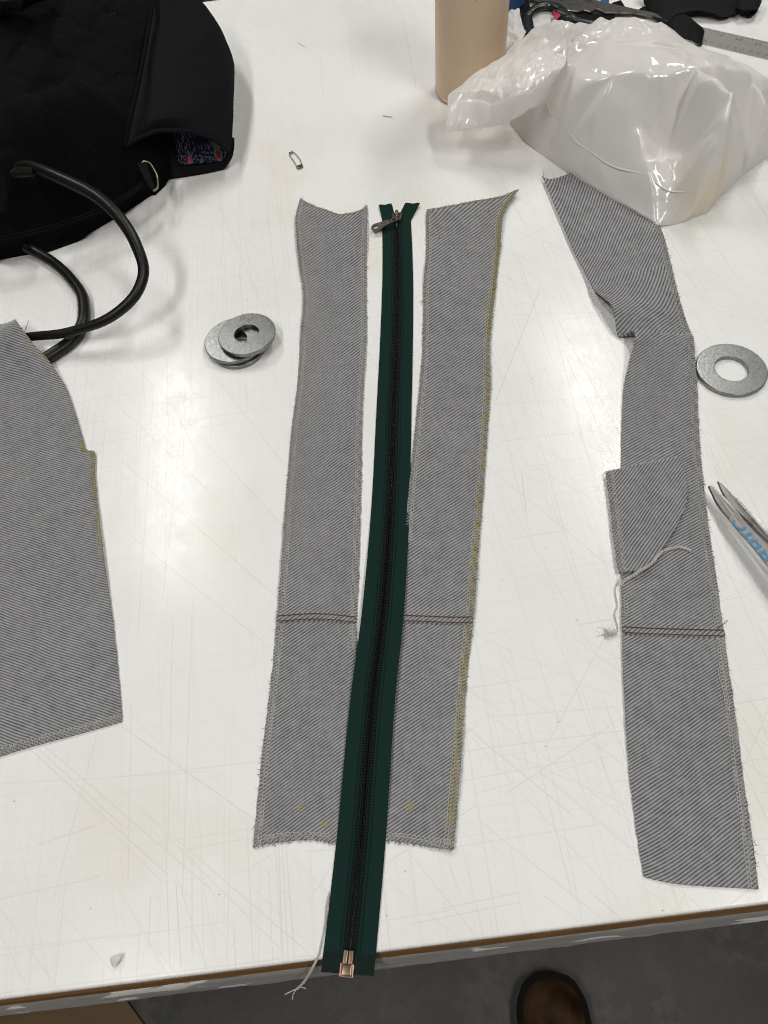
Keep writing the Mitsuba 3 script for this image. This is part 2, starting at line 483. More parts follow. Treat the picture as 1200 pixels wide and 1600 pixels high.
X0, X1, Y0, Y1 = -1.25, 1.25, 0.0130, 1.279
# laminate sheet with a softly rounded front edge
prof = [(Y1, -.003), (Y1, 0.0)] + [(Y0 + .0022 - .0022 * math.sin(a), -.0022 + .0022 * math.cos(a)) for a in np.linspace(0, math.pi / 2, 7)] + [(Y0, -.003)]


def bar(profile, x0, x1, nx=2, jag=0.0, seed=0):
    p = np.array(profile, float)
    xs = np.linspace(x0, x1, nx)
    P = np.zeros((nx, len(p) + 1, 3))
    P[:, :, 0] = xs[:, None]
    P[:, :, 1] = np.r_[p[:, 0], p[:1, 0]][None]
    P[:, :, 2] = np.r_[p[:, 1], p[:1, 1]][None]
    if jag:
        q = P.reshape(-1, 3)
        d = meshkit.fbm(np.stack([q[:, 0] * 60, q[:, 1] * 500, q[:, 2] * 500], 1), 4, seed) - .5
        P[..., 1] += jag * d.reshape(P.shape[:2])
        P[:, -1] = P[:, 0]
    v = P.reshape(-1, 3)
    f = grid_faces(nx, len(p) + 1)
    ends = []
    for e, row in ((0, 0), (1, nx - 1)):
        o = row * (len(p) + 1)
        for k in range(1, len(p) - 1):
            ends.append([o, o + k, o + k + 1] if e else [o, o + k + 1, o + k])
    return v, np.vstack([f, ends])


put('work_table__tabletop', bar(prof, X0, X1), 'table_white', smooth=25)
tag('work_table__tabletop', 'white laminate covered in fine scratches')
put('work_table__wood_edge', bar([(Y0 + .6, -.0031), (Y0 - .0004, -.0031), (Y0 - .0030, -.0062), (Y0 - .0032, -.008), (Y0 + .6, -.008)], X0 + .001, X1 - .001, 900, .0007, 3), 'wood_edge', smooth=30)
tag('work_table__wood_edge', 'brown wood line under the laminate')
put('work_table__painted_edge', bar([(Y0 + .6, -.0081), (Y0 - .0030, -.0081), (Y0 - .0052, -.011), (Y0 - .0086, -.028), (Y0 - .0084, -.034), (Y0 + .6, -.034)], X0 + .001, X1 - .001, 1200, .0016, 5), 'paint_edge', smooth=30)
tag('work_table__painted_edge', 'chipped grey painted front edge')
put('work_table__underside', vf(trimesh.creation.box(bounds=[(X0 + .002, Y0 + .61, -.034), (X1 - .002, Y1 - .002, -.0035)])), 'paint_edge')
for sx in (X0 + .08, X1 - .08):
    for sy in (Y0 + .12, Y1 - .08):
        put('work_table__leg', rounded_box((sx - .03, sy - .03, FLOOR), (sx + .03, sy + .03, -.0342), .004), 'rubber')
tag('work_table', 'long white laminate work table with scratched top', 'table')
# ------------------------------------------------------------------ fabric
SURF = {}


class Cloth:
    """A sheet of cloth between a left and a right edge, with optional curved top and bottom ends."""

    def __init__(self, name, left, right, nr, nc, twill, top=None, bottom=None, th=.0009, lift=.0003, wave=.0012, flat_uv=True, bsdf='denim', ragged=.0006, seed=0, extra=None, ease=.05, rib=(1, 1), curl=.0032, curl_to=(2, 2), turn=None):
        L, R = px(left), px(right)
        mid = (L + R) / 2
        s = np.r_[0, np.cumsum(np.linalg.norm(np.diff(L, axis=0), axis=1) + np.linalg.norm(np.diff(R, axis=0), axis=1))]
        s /= s[-1]
        t = np.linspace(0, 1, nr)
        L, R = PchipInterpolator(s, L, axis=0)(t), PchipInterpolator(s, R, axis=0)(t)
        for a in (L, R):
            for _ in range(2):
                a[1:-1] = (a[:-2] + 2 * a[1:-1] + a[2:]) / 4
        u = np.linspace(0, 1, nc)
        length = np.linalg.norm(np.diff((L + R) / 2, axis=0), axis=1).sum()
        P = L[:, None] * (1 - u[None, :, None]) + R[:, None] * u[None, :, None]
        for end, row, sign in ((top, 0, 1), (bottom, -1, -1)):
            if end is not None:
                c = curve(px(end), nc)
                w = np.exp(-(t if sign > 0 else 1 - t) * length / ease)
                P = P + w[:, None, None] * (c - P[row])[None]
        # uneven cut edges
        k = np.arange(nr) * length / nr
        for col, way in ((0, -1), (nc - 1, 1)):
            d = meshkit.fbm(np.stack([k * 260, k * 0 + col + seed * 3.1, k * 0], 1), 3, seed) - .5
            ac = (R - L) / np.linalg.norm(R - L, axis=1, keepdims=True)
            P[:, col] += way * ac * (2 * ragged * d)[:, None]
        q = P.reshape(-1, 3)
        w = meshkit.fbm(np.stack([q[:, 0] * 22, q[:, 1] * 14, q[:, 0] * 0 + seed], 1), 3, seed)
        w2 = meshkit.fbm(np.stack([q[:, 0] * 90, q[:, 1] * 60, q[:, 0] * 0 + seed], 1), 2, seed + 5)
        P[..., 2] += th + lift + (wave * np.clip(w - .3, 0, 1) + .00025 * w2).reshape(nr, nc)
        # the cut edges lift off the table here and there
        ed = np.exp(-u[None] * np.linalg.norm(R - L, axis=1)[:, None] / .009), np.exp(-(1 - u[None]) * np.linalg.norm(R - L, axis=1)[:, None] / .009)
        for m, e in enumerate(ed):
            P[..., 2] += curl * e * np.clip(meshkit.noise(np.stack([k * 16, k * 0 + m * 7 + seed, k * 0], 1)) - .25, 0, 1)[:, None] * 1.5 * (t < curl_to[m])[:, None]
        if extra is not None:
            P[..., 2] += extra(P)
        if flat_uv:
            base = P[..., :2].copy()
        else:
            wid = np.linalg.norm(R - L, axis=1)
            m = (L + R) / 2
            v = np.r_[0, np.cumsum(np.linalg.norm(np.diff(m, axis=0), axis=1))]
            base = np.stack([(u[None] - .5) * wid[:, None], -v[:, None] + 0 * u[None]], -1)
        # the loosely woven strips are drawn out more towards one end
        y = base[..., 1]
        q = (y - y.min()) / (y.max() - y.min())
        k0, k1 = 1 / rib[1], 1 / rib[0]
        kq = k0 + (k1 - k0) * q
        xc = base[..., 0].mean(1, keepdims=True)
        base = np.stack([xc.mean() + (base[..., 0] - xc) * kq ** .42 + (xc - xc.mean()) * k0, y.min() + (y.max() - y.min()) * (k0 * q + (k1 - k0) * q * q / 2)], -1)
        if turn is not None:        # beyond a fold the cloth is swung round
            i0 = int(turn[0] * nr)
            pv = base[i0, nc // 2]
            w = np.radians(turn[1]) * np.clip((i0 - np.arange(nr)) / (.10 * nr), 0, 1)[:, None]
            d = base - pv
            base = np.stack([pv[0] + d[..., 0] * np.cos(w) - d[..., 1] * np.sin(w), pv[1] + d[..., 0] * np.sin(w) + d[..., 1] * np.cos(w)], -1)
        a = math.radians(twill)
        c, s_ = math.cos(a), math.sin(a)
        uv = np.stack([-base[..., 0] * s_ + base[..., 1] * c, base[..., 0] * c + base[..., 1] * s_], -1) + 3.0
        v, f, uvs = shell(P, th, uv)
        self.key = put(name, (v, f), bsdf, smooth=True, uv=uvs)
        self.P, self.u, self.t, self.name = P, u, t, name
        self.width = np.linalg.norm(P[:, -1] - P[:, 0], axis=1)
        self.length = length
        top_pts = P.reshape(-1, 3)
        SURF[name] = (cKDTree(top_pts[:, :2]), top_pts[:, 2])
        n = np.cross(np.gradient(P, axis=1), np.gradient(P, axis=0))
        n /= np.linalg.norm(n, axis=2, keepdims=True) + 1e-12
        self.N = n if n[..., 2].mean() > 0 else -n

    def spot(self, s, t, lift=.0003):
        """The point of the surface at fractions s across and t along."""
        s, t = np.clip(np.asarray(s, float), 0, 1) * (len(self.u) - 1), np.clip(np.asarray(t, float), 0, 1) * (len(self.t) - 1)
        i, j = np.minimum(t.astype(int), len(self.t) - 2), np.minimum(s.astype(int), len(self.u) - 2)
        a, b = (t - i)[:, None], (s - j)[:, None]
        g = lambda A: (A[i, j] * (1 - b) + A[i, j + 1] * b) * (1 - a) + (A[i + 1, j] * (1 - b) + A[i + 1, j + 1] * b) * a
        return g(self.P) + g(self.N) * np.reshape(lift, (-1, 1))

    def edge(self, side, inset, pos, lift=.0003):
        """Points at the given fractions along an edge, inset from it by metres."""
        pos = np.asarray(pos, float)
        inset = np.broadcast_to(np.asarray(inset, float), pos.shape)
        if side in 'LR':
            w = np.interp(pos, self.t, self.width)
            s = inset / w
            return self.spot(s if side == 'L' else 1 - s, pos, lift)
        e = self.P[0] if side == 'T' else self.P[-1]
        s = inset / self.length
        return self.spot(pos, s if side == 'T' else 1 - s, lift)

    def edge_length(self, side):
        e = {'L': self.P[:, 0], 'R': self.P[:, -1], 'T': self.P[0], 'B': self.P[-1]}[side]
        return np.linalg.norm(np.diff(e, axis=0), axis=1).sum()

    def overlock(self, side, w=.0052, a=0.0, b=1.0, pitch=.0026, yellow=None, chain=True, r=.00021, bsdf='thread'):
        """Serger stitches along an edge: two needle lines and a looping thread. yellow(pos) -> True where the looper thread is yellow."""
        n = int(self.edge_length(side) * (b - a) / pitch)
        pos = np.linspace(a, b, 2 * n + 1)
        g = np.random.default_rng(len(scene) * 7 + 1)
        jit = g.normal(0, .00025, len(pos))
        ins = np.where(np.arange(len(pos)) % 2 == 0, w, -.0003) + jit
        p = self.edge(side, ins, pos, .00035)
        grey, gold = [], []
        for k in range(0, 2 * n, 2):
            m = tube(p[k:k + 3], r * 1.1, 3, cap=False)
            gy = yellow is not None and yellow(pos[k])
            if gy:
                m = tube(p[k:k + 3], r * 1.35, 3, cap=False)
            (gold if gy else grey).append(m)
        # lower looper: slanting short threads at the rim
        for k in range(1, 2 * n - 2, 2):
            q = np.stack([p[k], self.edge(side, [w * .5], [pos[k + 1]], .00055)[0]])
            (gold if yellow is not None and yellow(pos[k]) else grey).append(tube(q, r, 3, cap=False))
        if chain:
            for inset in (w, w - .0019):
                m = np.linspace(a, b, 3 * n + 1)
                q = self.edge(side, inset + g.normal(0, .00012, len(m)), m, .0004 + .00022 * np.cos(np.arange(len(m)) * 2.1))
                grey.append(tube(q, r, 3, cap=False))
        if grey:
            stuff(put(self.name + '__overlock_stitching', join(grey), bsdf))
        if gold:
            k = put(self.name + '__yellow_stitching', join(gold), 'thread_yellow')
            stuff(k)

    def fray(self, side, count, ln=(.001, .0035), a=0.0, b=1.0, bsdf='thread_dark', r=.00013):
        g = np.random.default_rng(len(scene) * 11 + 3)
        out = []
        for k in range(count):
            s = g.uniform(a, b)
            p0, p1 = self.edge(side, [.0006], [s], 0)[0], self.edge(side, [.003], [s], 0)[0]
            d = p0 - p1
            d /= np.linalg.norm(d) + 1e-9
            lat = np.cross(d, [0, 0, 1.0])
            d = d + lat * g.normal(0, .7)
            d /= np.linalg.norm(d)
            l = g.uniform(*ln)
            bend = lat * g.normal(0, .3 * l)
            pts = np.stack([p0, p0 + d * l * .5 + bend * .3, p0 + d * l + bend])
            pts[:, 2] = np.maximum(p0[2] - np.array([0, .3, .7]) * g.uniform(-.5, 1) * .0012, .0003)
            out.append(tube(pts, [r, r, r * .6], 3, cap=False))
        stuff(put(self.name + '__frayed_edge', join(out), bsdf))

    def find(self, x, y):
        p = at(x, y, .0015)
        i, j = np.unravel_index(np.argmin(((self.P[..., :2] - p[:2]) ** 2).sum(-1)), self.P.shape[:2])
        return self.u[j], self.t[i]

    def seam(self, s0, s1, offs=(-.0022, .0022), w=.0072):
        """A sewn-down fold across the strip, from point s0 to s1 (fractions across and along)."""
        n = 60
        s = np.linspace(s0[0], s1[0], n)
        t = np.linspace(s0[1], s1[1], n) - .0035 * np.sin(np.linspace(0, math.pi, n)) * (1 if s0[2] else 0)
        rows = []
        for k in np.linspace(-1, 1, 9):
            h = .00135 * (1 - abs(k) ** 4) - (.00022 if abs(abs(k) - .55) < .15 else 0)
            rows.append(self.spot(s, t + k * w / 2 / self.length, .0001 + h))
        P = np.stack(rows)
        a = math.radians(30)
        base = P[..., :2]
        uv = np.stack([-base[..., 0] * math.sin(a) + base[..., 1] * math.cos(a), base[..., 0] * math.cos(a) + base[..., 1] * math.sin(a)], -1) + 3
        v, f, uvs = shell(P, .0006, uv)
        put(self.name + '__seam_fold', (v, f), 'denim', smooth=True, uv=uvs)
        for o in offs:
            out = []
            p = self.spot(s, t + o / self.length, .0016)
            m = smooth_curve(p, 100, 1)
            for k in range(0, 98, 2):
                q = np.stack([m[k], (m[k] + m[k + 2]) / 2 + [0, 0, .00022], m[k] * .12 + m[k + 2] * .88])
                out.append(tube(q, .00032, 4))
            out.append(tube(m - [0, 0, .0001], .00026, 3))
            stuff(put(self.name + '__red_seam_thread', join(out), 'thread_red'))

    def tuft(self, x, y, size=.0022, n=14):
        """A little worn yellow chalk and thread tack at pixel x, y."""
        z = 0.002
        for _ in range(3):
            p = at(x, y, z)
            tree, zs = SURF[self.name]
            z = zs[tree.query(p[:2])[1]]
        p = at(x, y, z + .0001)
        g = np.random.default_rng(int(x * 7 + y))
        out = []
        for _ in range(n):
            o = g.normal(0, size * .42, 2)
            a = math.radians(38) + g.normal(0, .35)
            d = np.array([math.cos(a), math.sin(a), 0]) * g.uniform(.0006, .0013)
            c = p + [o[0], o[1], .0001]
            out.append(tube(np.stack([c - d, c + [0, 0, .0003], c + d]), .00024, 3))
        stuff(put(self.name + '__yellow_tack', join(out), 'thread_yellow'))


def top_of(name, x, y, z0=.002, lift=.0):
    z = z0
    tree, zs = SURF[name]
    for _ in range(4):
        p = at(x, y, z)
        z = zs[tree.query(p[:2])[1]] + lift
    return at(x, y, z)


def world_angle(a, b):
    d = at(*b) - at(*a)
    return math.degrees(math.atan2(d[1], d[0]))


# left strip
A1 = world_angle((480, 1300), (520, 1268))
left_strip = Cloth('denim_strip',
    [(470, 313), (463, 350), (466, 400), (475, 465), (470, 530), (465, 600), (457, 665), (450, 750), (445, 820), (440, 900), (434, 970), (422, 1080), (410, 1180), (402, 1260), (396, 1325)],
    [(574, 323), (574, 350), (573, 400), (573, 465), (573, 530), (569, 600), (566, 665), (565, 750), (563, 820), (561, 900), (558, 970), (556, 1080), (555, 1180), (555, 1260), (556, 1318)],
    330, 44, A1, top=[(470, 313), (487, 322), (512, 331), (535, 337), (556, 333), (574, 323)], bottom=[(396, 1325), (440, 1316), (480, 1313), (520, 1317), (556, 1318)], wave=.0030, seed=1, rib=(1.95, .82), curl_to=(2, .62))
tag('denim_strip', 'grey twill fabric strip directly left of the zipper', 'fabric strip')
left_strip.seam((.01, left_strip.find(436, 970)[1], 1), (.985, left_strip.find(556, 968)[1], 1))
left_strip.overlock('L'); left_strip.overlock('R', b=.80); left_strip.overlock('B', b=.75)
left_strip.overlock('T', w=.004, chain=False, a=.02, b=.98, yellow=lambda s: s > .2 and (s > .55 or random.random() < .6))
left_strip.fray('T', 90, (.001, .004)); left_strip.fray('L', 150); left_strip.fray('R', 90); left_strip.fray('B', 60)
for q in ((483, 339), (557, 381), (468, 1262), (508, 1287), (571, 470), (566, 566)):
    left_strip.tuft(*q, size=.0018)

A2 = world_angle((650, 1290), (690, 1260))
right_strip = Cloth('denim_strip',
    [(667, 331), (666, 350), (666, 400), (662, 450), (661, 500), (660, 550), (655, 612), (647, 687), (637, 787), (630, 870), (621, 960), (612, 1050), (602, 1150), (592, 1250), (584, 1318)],
    [(810, 299), (787, 337), (781, 396), (775, 450), (770, 490), (765, 550), (766, 612), (761, 687), (754, 787), (747, 870), (740, 960), (731, 1050), (723, 1150), (715, 1250), (708, 1329)],
    330, 48, A2, top=[(667, 331), (700, 325), (735, 318), (765, 313), (787, 308), (798, 303, .002), (810, 299, .005)], bottom=[(584, 1314), (620, 1315), (660, 1322), (708, 1329)], wave=.0030, seed=2, rib=(1.85, .82), curl_to=(.4, 2))
right_strip.name = right_strip.key
SURF[right_strip.key] = SURF['denim_strip']
tag(right_strip.key, 'grey twill fabric strip directly right of the zipper, with yellow edge stitching', 'fabric strip')
right_strip.seam((.06, right_strip.find(632, 965)[1], 0), (.995, right_strip.find(738, 972)[1], 0))
right_strip.overlock('L', b=.66); right_strip.overlock('B', a=.17)
right_strip.overlock('R', w=.006, yellow=lambda s: random.random() < (.85 if s < .33 else .45 if s < .6 else .8))
right_strip.overlock('T', w=.004, chain=False, a=.02, b=.9, yellow=lambda s: random.random() < .75)
right_strip.fray('T', 160, (.001, .004)); right_strip.fray('R', 150); right_strip.fray('L', 90); right_strip.fray('B', 60)
for q in ((762, 328), (685, 371), (641, 1260), (661, 470)):
    right_strip.tuft(*q, size=.0018)
# restore the left strip's surface under its own key
SURF['denim_strip'] = (cKDTree(left_strip.P.reshape(-1, 3)[:, :2]), left_strip.P.reshape(-1, 3)[:, 2])

# far right strip, buckled
pairs = [((848, 279, .003), (985, 262, .001)), ((872, 337, .002), (1012, 315, .0005)), ((891, 383, .002), (1030, 355, .0005)), ((917, 435, .0035), (1047, 415, .0005)),
         ((929, 456, .008), (1054, 445, .0005)), ((942, 467, .012), (1061, 470, .0005)), ((955, 478, .0145), (1067, 490, .001)), ((960, 497, .011), (1072, 505, .002)),
         ((963, 518, .004), (1076, 515, .002)), ((966, 528, .0008), (1078, 522, .002)), ((978, 522, .006), (1080, 525, .004)), ((989, 517, .012), (1082, 528, .006)),
         ((992, 526, .0135), (1083, 534, .005)), ((989, 542, .011), (1084, 548, .003)), ((982, 571, .006), (1085, 575, .001)), ((976, 597, .003), (1088, 600, .0005)),
         ((972, 640, .001), (1090, 650, 0)), ((970, 731, 0), (1096, 740, 0)), ((970, 820, 0), (1107, 830, 0)), ((970, 900, 0), (1118, 900, 0)), ((971, 980, 0), (1130, 988, 0)),
         ((973, 1050, 0), (1139, 1060, 0)), ((978, 1150, 0), (1152, 1150, 0)), ((985, 1230, 0), (1163, 1235, 0)), ((997, 1320, 0), (1176, 1325, 0)), ((1005, 1370, 0), (1184, 1390, 0))]
far_strip = Cloth('long_denim_strip', [p[0] for p in pairs], [p[1] for p in pairs], 420, 48, world_angle((1070, 1350), (1110, 1308)) + 4,
                  top=[(848, 279, .003), (862, 282, .002), (893, 273, .002), (985, 262, .001)], bottom=[(1005, 1370), (1060, 1382), (1120, 1386), (1184, 1390)], flat_uv=False, wave=.0012, seed=3, rib=(1.9, .80), turn=(.33, -14), curl=.0014)
tag('long_denim_strip', 'long grey twill strip with a buckled fold, running out from under the white plastic bag', 'fabric strip')
far_strip.seam((.0, far_strip.find(972, 985)[1], 0), (1.0, far_strip.find(1129, 991)[1], 0))
far_strip.overlock('R', a=.12, w=.0062)
far_strip.overlock('L', a=.735, b=.76, w=.004)
far_strip.fray('T', 90, (.001, .004)); far_strip.fray('R', 230, (.001, .0032)); far_strip.fray('L', 150, (.0006, .002)); far_strip.fray('B', 70, (.0005, .0015))

# small pocket-shaped piece lying on it
pocket_piece = Cloth('pocket_piece',
    [(945, 741, .0014), (948, 760, .0014), (950, 780, .0014), (953, 800, .0014), (955, 820, .0014), (957, 840, .0014), (960, 860, .0014), (962, 878, .0014), (966, 898, .0014)],
    [(1058, 717, .0016), (1066, 735, .0016), (1071, 755, .0016), (1072, 780, .0016), (1066, 803, .0016), (1055, 825, .0016), (1044, 847, .0016), (1030, 865, .0016), (1007, 893, .0016)],
    90, 40, world_angle((1000, 800), (1030, 766)) + 5, top=[(945, 741, .0014), (1005, 727, .0016), (1058, 717, .0016)], wave=.0008, seed=4, lift=.0018, th=.0012, curl=.0010, rib=(.95, .95))
tag('pocket_piece', 'small pocket-shaped piece of grey twill lying across the long strip', 'fabric piece')
pocket_piece.overlock('L', w=.006)
pocket_piece.fray('T', 110, (.0008, .0022), bsdf='thread'); pocket_piece.fray('L', 40)

# big panel at the left
def corner_rise(P):
    c = at(38, 519, .012)
    d = np.hypot(P[..., 0] - c[0], P[..., 1] - c[1])
    e = at(62, 560, .01)
    d2 = np.hypot(P[..., 0] - e[0], P[..., 1] - e[1])
    f = at(-40, 540, .012)
    d3 = np.hypot((P[..., 0] - f[0]) * .5, P[..., 1] - f[1])
    return .0150 * np.exp(-(d / .026) ** 2) + .009 * np.exp(-(d2 / .024) ** 2) + .012 * np.exp(-(d3 / .03) ** 2)


panel = Cloth('denim_cloth',
    [(-190, 500), (-190, 530), (-190, 560), (-190, 600), (-190, 640), (-190, 680), (-190, 710), (-190, 722), (-190, 760), (-190, 830), (-190, 900), (-190, 1000), (-190, 1100), (-190, 1240)],
    [(36, 517), (62, 553), (82, 573), (104, 606), (120, 650), (131, 688), (138, 707), (149, 708), (150, 745), (158, 820), (166, 885), (176, 960), (184, 1030), (192, 1128)],
    260, 120, world_angle((60, 900), (130, 925)), top=[(-190, 508), (-60, 511), (0, 514), (36, 517)], bottom=[(-190, 1240), (-60, 1203), (0, 1183), (60, 1165), (130, 1146), (192, 1128)],
    wave=.0020, seed=5, extra=corner_rise, rib=(.98, .82))
tag('denim_cloth', 'large grey twill panel cut off by the left edge of the photo', 'fabric panel')
panel.overlock('B', w=.0062, a=.3)
panel.overlock('R', w=.0042, a=.36, b=.53, chain=False, yellow=lambda s: True, pitch=.0027)
panel.overlock('R', w=.0036, a=.555, b=.665, chain=False, yellow=lambda s: random.random() < .75, pitch=.0026)
panel.overlock('R', w=.002, a=.06, b=.14, chain=False, yellow=lambda s: random.random() < .7)
panel.fray('R', 190, (.0005, .0022)); panel.fray('T', 60); panel.fray('B', 60, (.0005, .0015))

# ------------------------------------------------------------------ threads
def yarn(key, pts, r, bsdf, strands=1, n=120, twist=0.0, label=None, group=None, cat='thread'):
    base = smooth_curve(pts, n, 3)
    out = []
    tt = np.linspace(0, 1, n)
    tan = np.gradient(base, axis=0); tan /= np.linalg.norm(tan, axis=1, keepdims=True)
    sd = np.cross(tan, [0, 0, 1.0]); sd /= np.linalg.norm(sd, axis=1, keepdims=True) + 1e-9
    g = np.random.default_rng(int(abs(pts[0][0]) * 1e5) % 9999)
    for k in range(strands):
        if strands == 1:
            q = base
        else:
            a = tt * twist + k * 2 * math.pi / strands
            rr = r * 1.6 * (1 + .4 * np.sin(tt * 31 + k * 2))
            q = base + sd * (rr * np.cos(a))[:, None] + np.array([0, 0, 1.0]) * (rr * .6 * np.sin(a))[:, None]
        out.append(tube(q, r, 4))
    k = put(key, join(out), bsdf, smooth=40)
    if label:
        tag(k, label, cat, group)
    return k


chain = [top_of('pocket_piece' if i in (2, 3, 4) else 'long_denim_strip', x, y, lift=.0011) for i, (x, y) in enumerate([(969, 915), (982, 903), (1000, 892), (1020, 878), (1030, 866), (1040, 859), (1058, 855), (1072, 857), (1080, 861)])]
yarn('serger_thread_chain', chain, .00046, 'thread', 4, 200, 62, 'crinkled pale thread chain curving over the lower edge of the pocket-shaped piece')
loose = px([(967, 905, .0016), (961, 925, .001), (964, 945, .001), (960, 962, .001), (965, 980, .001), (962, 990, .0012), (955, 994, .0015), (949, 987, .001), (944, 982, .001)])
yarn('loose_thread', loose, .00022, 'thread', 3, 120, 20, 'wispy pale thread trailing down beside the long strip onto the table')
# fuzzy clump at its end
g = np.random.default_rng(21)
cl = []
for _ in range(60):
    c = at(951, 990, .0012) + g.normal(0, 1, 3) * [.0035, .0018, .0006]
    c[2] = max(c[2], .0004)
    d = g.normal(0, .0028, 3); d[2] *= .2
    q = np.stack([c, c + d * .5 + g.normal(0, .0007, 3) * [1, 1, .2], c + d])
    q[:, 2] = np.maximum(q[:, 2], .0003)
    cl.append(tube(q, .00012, 3))
put('lint_clump', join(cl), 'thread')
tag('lint_clump', 'small fuzzy clump of grey lint beside the left edge of the long strip', 'lint')
loop = [top_of('long_denim_strip', x, y, lift=.0009) for x, y in [(1124, 1043), (1122, 1050), (1125, 1062), (1129, 1075), (1132, 1092), (1134, 1104), (1139, 1111), (1140, 1100), (1137, 1085), (1134, 1068), (1131, 1052), (1127, 1042), (1124, 1043)]]
yarn('loose_thread', loop, .00022, 'thread', 1, 120, label='thin pale thread loop lying on the lower right edge of the long strip')
red_tail = [top_of('long_denim_strip', 1118, 985, lift=.0012), top_of('long_denim_strip', 1127, 978, lift=.0016), at(1133, 973, .0022), at(1137, 969, .002)]
yarn('long_denim_strip__red_thread_tail', red_tail, .0003, 'thread_red')
hang = px([(517, 1392, .0012), (511, 1410, .0006), (508, 1440, .0006), (503, 1470, .0006), (499, 1490, .0008), (492, 1506, .0002), (484, 1521, -.004), (474, 1535, -.012), (464, 1545, -.018)])
yarn('serger_thread_chain', hang, .00030, 'thread', 4, 200, 40, 'long pale thread chain beside the zipper, hanging over the front table edge')
hk = 'serger_thread_chain_001'
for i, e in enumerate(([(464, 1545, -.018), (455, 1549, -.018), (445, 1554, -.018)], [(464, 1545, -.018), (459, 1552, -.02), (457, 1562, -.022)], [(464, 1545, -.018), (470, 1543, -.018), (478, 1545, -.018)])):
    yarn(hk + '__thread_end', px(e), .00035, 'thread', 1, 14)
wisp = px([(519, 1385, .0012), (516, 1400, .0007), (512, 1413, .0006), (508, 1422, .0006), (511, 1432, .0006)])
yarn('loose_thread', wisp, .00018, 'thread', 2, 60, 9, label='short pale wisp of thread at the left edge of the zipper near its bottom')
yarn('loose_thread', px([(37, 521, .016), (40, 514, .018), (42, 508, .020), (45, 500, .020)]), .00022, 'thread_dark', 1, 30, label='short dark thread sticking up from the top corner of the large panel')
yarn('thread_snippet', px([(598, 181, .0006), (605, 182, .0008), (613, 183, .0006)]), .00033, 'thread_dark', 1, 20, label='short dark thread snippet lying alone on the table above the zipper')
yarn('thread_snippet', px([(465, 66, .0006), (471, 70, .0007), (477, 74, .0006)]), .0003, 'thread', 1, 20, label='tiny grey thread snippet near the far left of the tabletop')
yarn('thread_snippet', px([(847, 277, .004), (850, 271, .0045), (849, 268, .0045)]), .0003, 'thread_dark', 1, 20, label='dark frayed thread at the top left corner of the long strip')
# torn scrap of clear film near the front edge
P = patch(pxgrid([[(172, 1497, .001), (178, 1494, .002), (186, 1492, .003), (194, 1491, .001)], [(173, 1503, .0006), (179, 1500, .003), (187, 1498, .0045), (190, 1497, .002)], [(177, 1512, .0006), (181, 1510, .002), (183, 1507, .002), (186, 1502, .0008)]]), 14, 18)
P[..., 2] += .0009 * meshkit.noise(P * 900)
put('film_scrap', shell(P, .0002), 'plastic', smooth=40)
tag('film_scrap', 'tiny crumpled scrap of clear film near the front left of the table', 'film scrap')

# ------------------------------------------------------------------ zipper
zl = [(598, 344), (598, 420), (596, 520), (590, 650), (580, 800), (566, 960), (549, 1100), (533, 1260), (516, 1400), (503, 1519)]
zr = [(641, 346), (645, 420), (644, 520), (641, 650), (640, 800), (632, 960), (617, 1100), (606, 1260), (596, 1400), (583, 1525)]


def zip_z(P):
    """The tape lies on the table at both ends and over the two strips between."""
    y = P[..., 1]
    on = 1 / (1 + np.exp((y - .285) / .02)) * 1 / (1 + np.exp(-(y - .094) / .006))
    return .0042 * on


ZL, ZR = smooth_curve(px(zl), 400, 6), smooth_curve(px(zr), 400, 6)
ZC = (ZL + ZR) / 2
zax = np.gradient(ZC, axis=0); zax /= np.linalg.norm(zax, axis=1, keepdims=True)
zsd = (ZR - ZL) / np.linalg.norm(ZR - ZL, axis=1, keepdims=True)
ZLIFT = .0008 + zip_z(ZC)
ZLIFT = np.convolve(np.pad(ZLIFT, 6, mode='edge'), np.ones(13) / 13, 'valid')
ZLIFT += .0004 * (meshkit.noise(np.stack([np.arange(400) * .03, np.zeros(400), np.zeros(400)], 1)) - .3)
HALF = .0162
zlen = np.r_[0, np.cumsum(np.linalg.norm(np.diff(ZC, axis=0), axis=1))]


def zip_point(off, k, lift=0.0):
    p = ZC[k] + zsd[k] * np.asarray(off)[..., None]
    p = p.copy()
    p[..., 2] = ZLIFT[k] + lift
    return p


def tape(side):
    nc = 12
    offs = np.linspace(.0004, HALF, nc) * side
    rows = []
    # the free end above the slider bends away
    e0 = px([(612, 319, .001), (592, 321, .003)] if side < 0 else [(633, 318, .001), (656, 318, .0035)])
    k0 = 0
    start = zip_point(offs, np.zeros(nc, int))
    for q in np.linspace(0, 1, 10)[:-1]:
        end = e0[0] + (e0[1] - e0[0]) * (np.linspace(0, 1, nc)[:, None])
        end = end + np.array([0, .0007, 0]) * np.sin(np.linspace(0, 9, nc))[:, None]
        w = q * q * (3 - 2 * q) * .35 + q * .65
        rows.append(end * (1 - w) + start * w)
    for k in range(400):
        rows.append(zip_point(offs, np.full(nc, k)))
    P = np.array(rows)
    P[..., 2] += .0006
    d = np.r_[0, np.cumsum(np.linalg.norm(np.diff(P[:, nc // 2], axis=0), axis=1))]
    uv = np.stack([np.broadcast_to(np.linspace(0, HALF, nc)[None], P.shape[:2]), np.broadcast_to(d[:, None], P.shape[:2])], -1)
    return shell(P, .0006, uv)


for side in (-1, 1):
    v, f, uvs = tape(side)
    put('zipper__tape', (v, f), 'zip_tape', smooth=True, uv=uvs)
tag('zipper', 'long closed dark green zipper with bronze pull, lying between two grey strips', 'zipper')

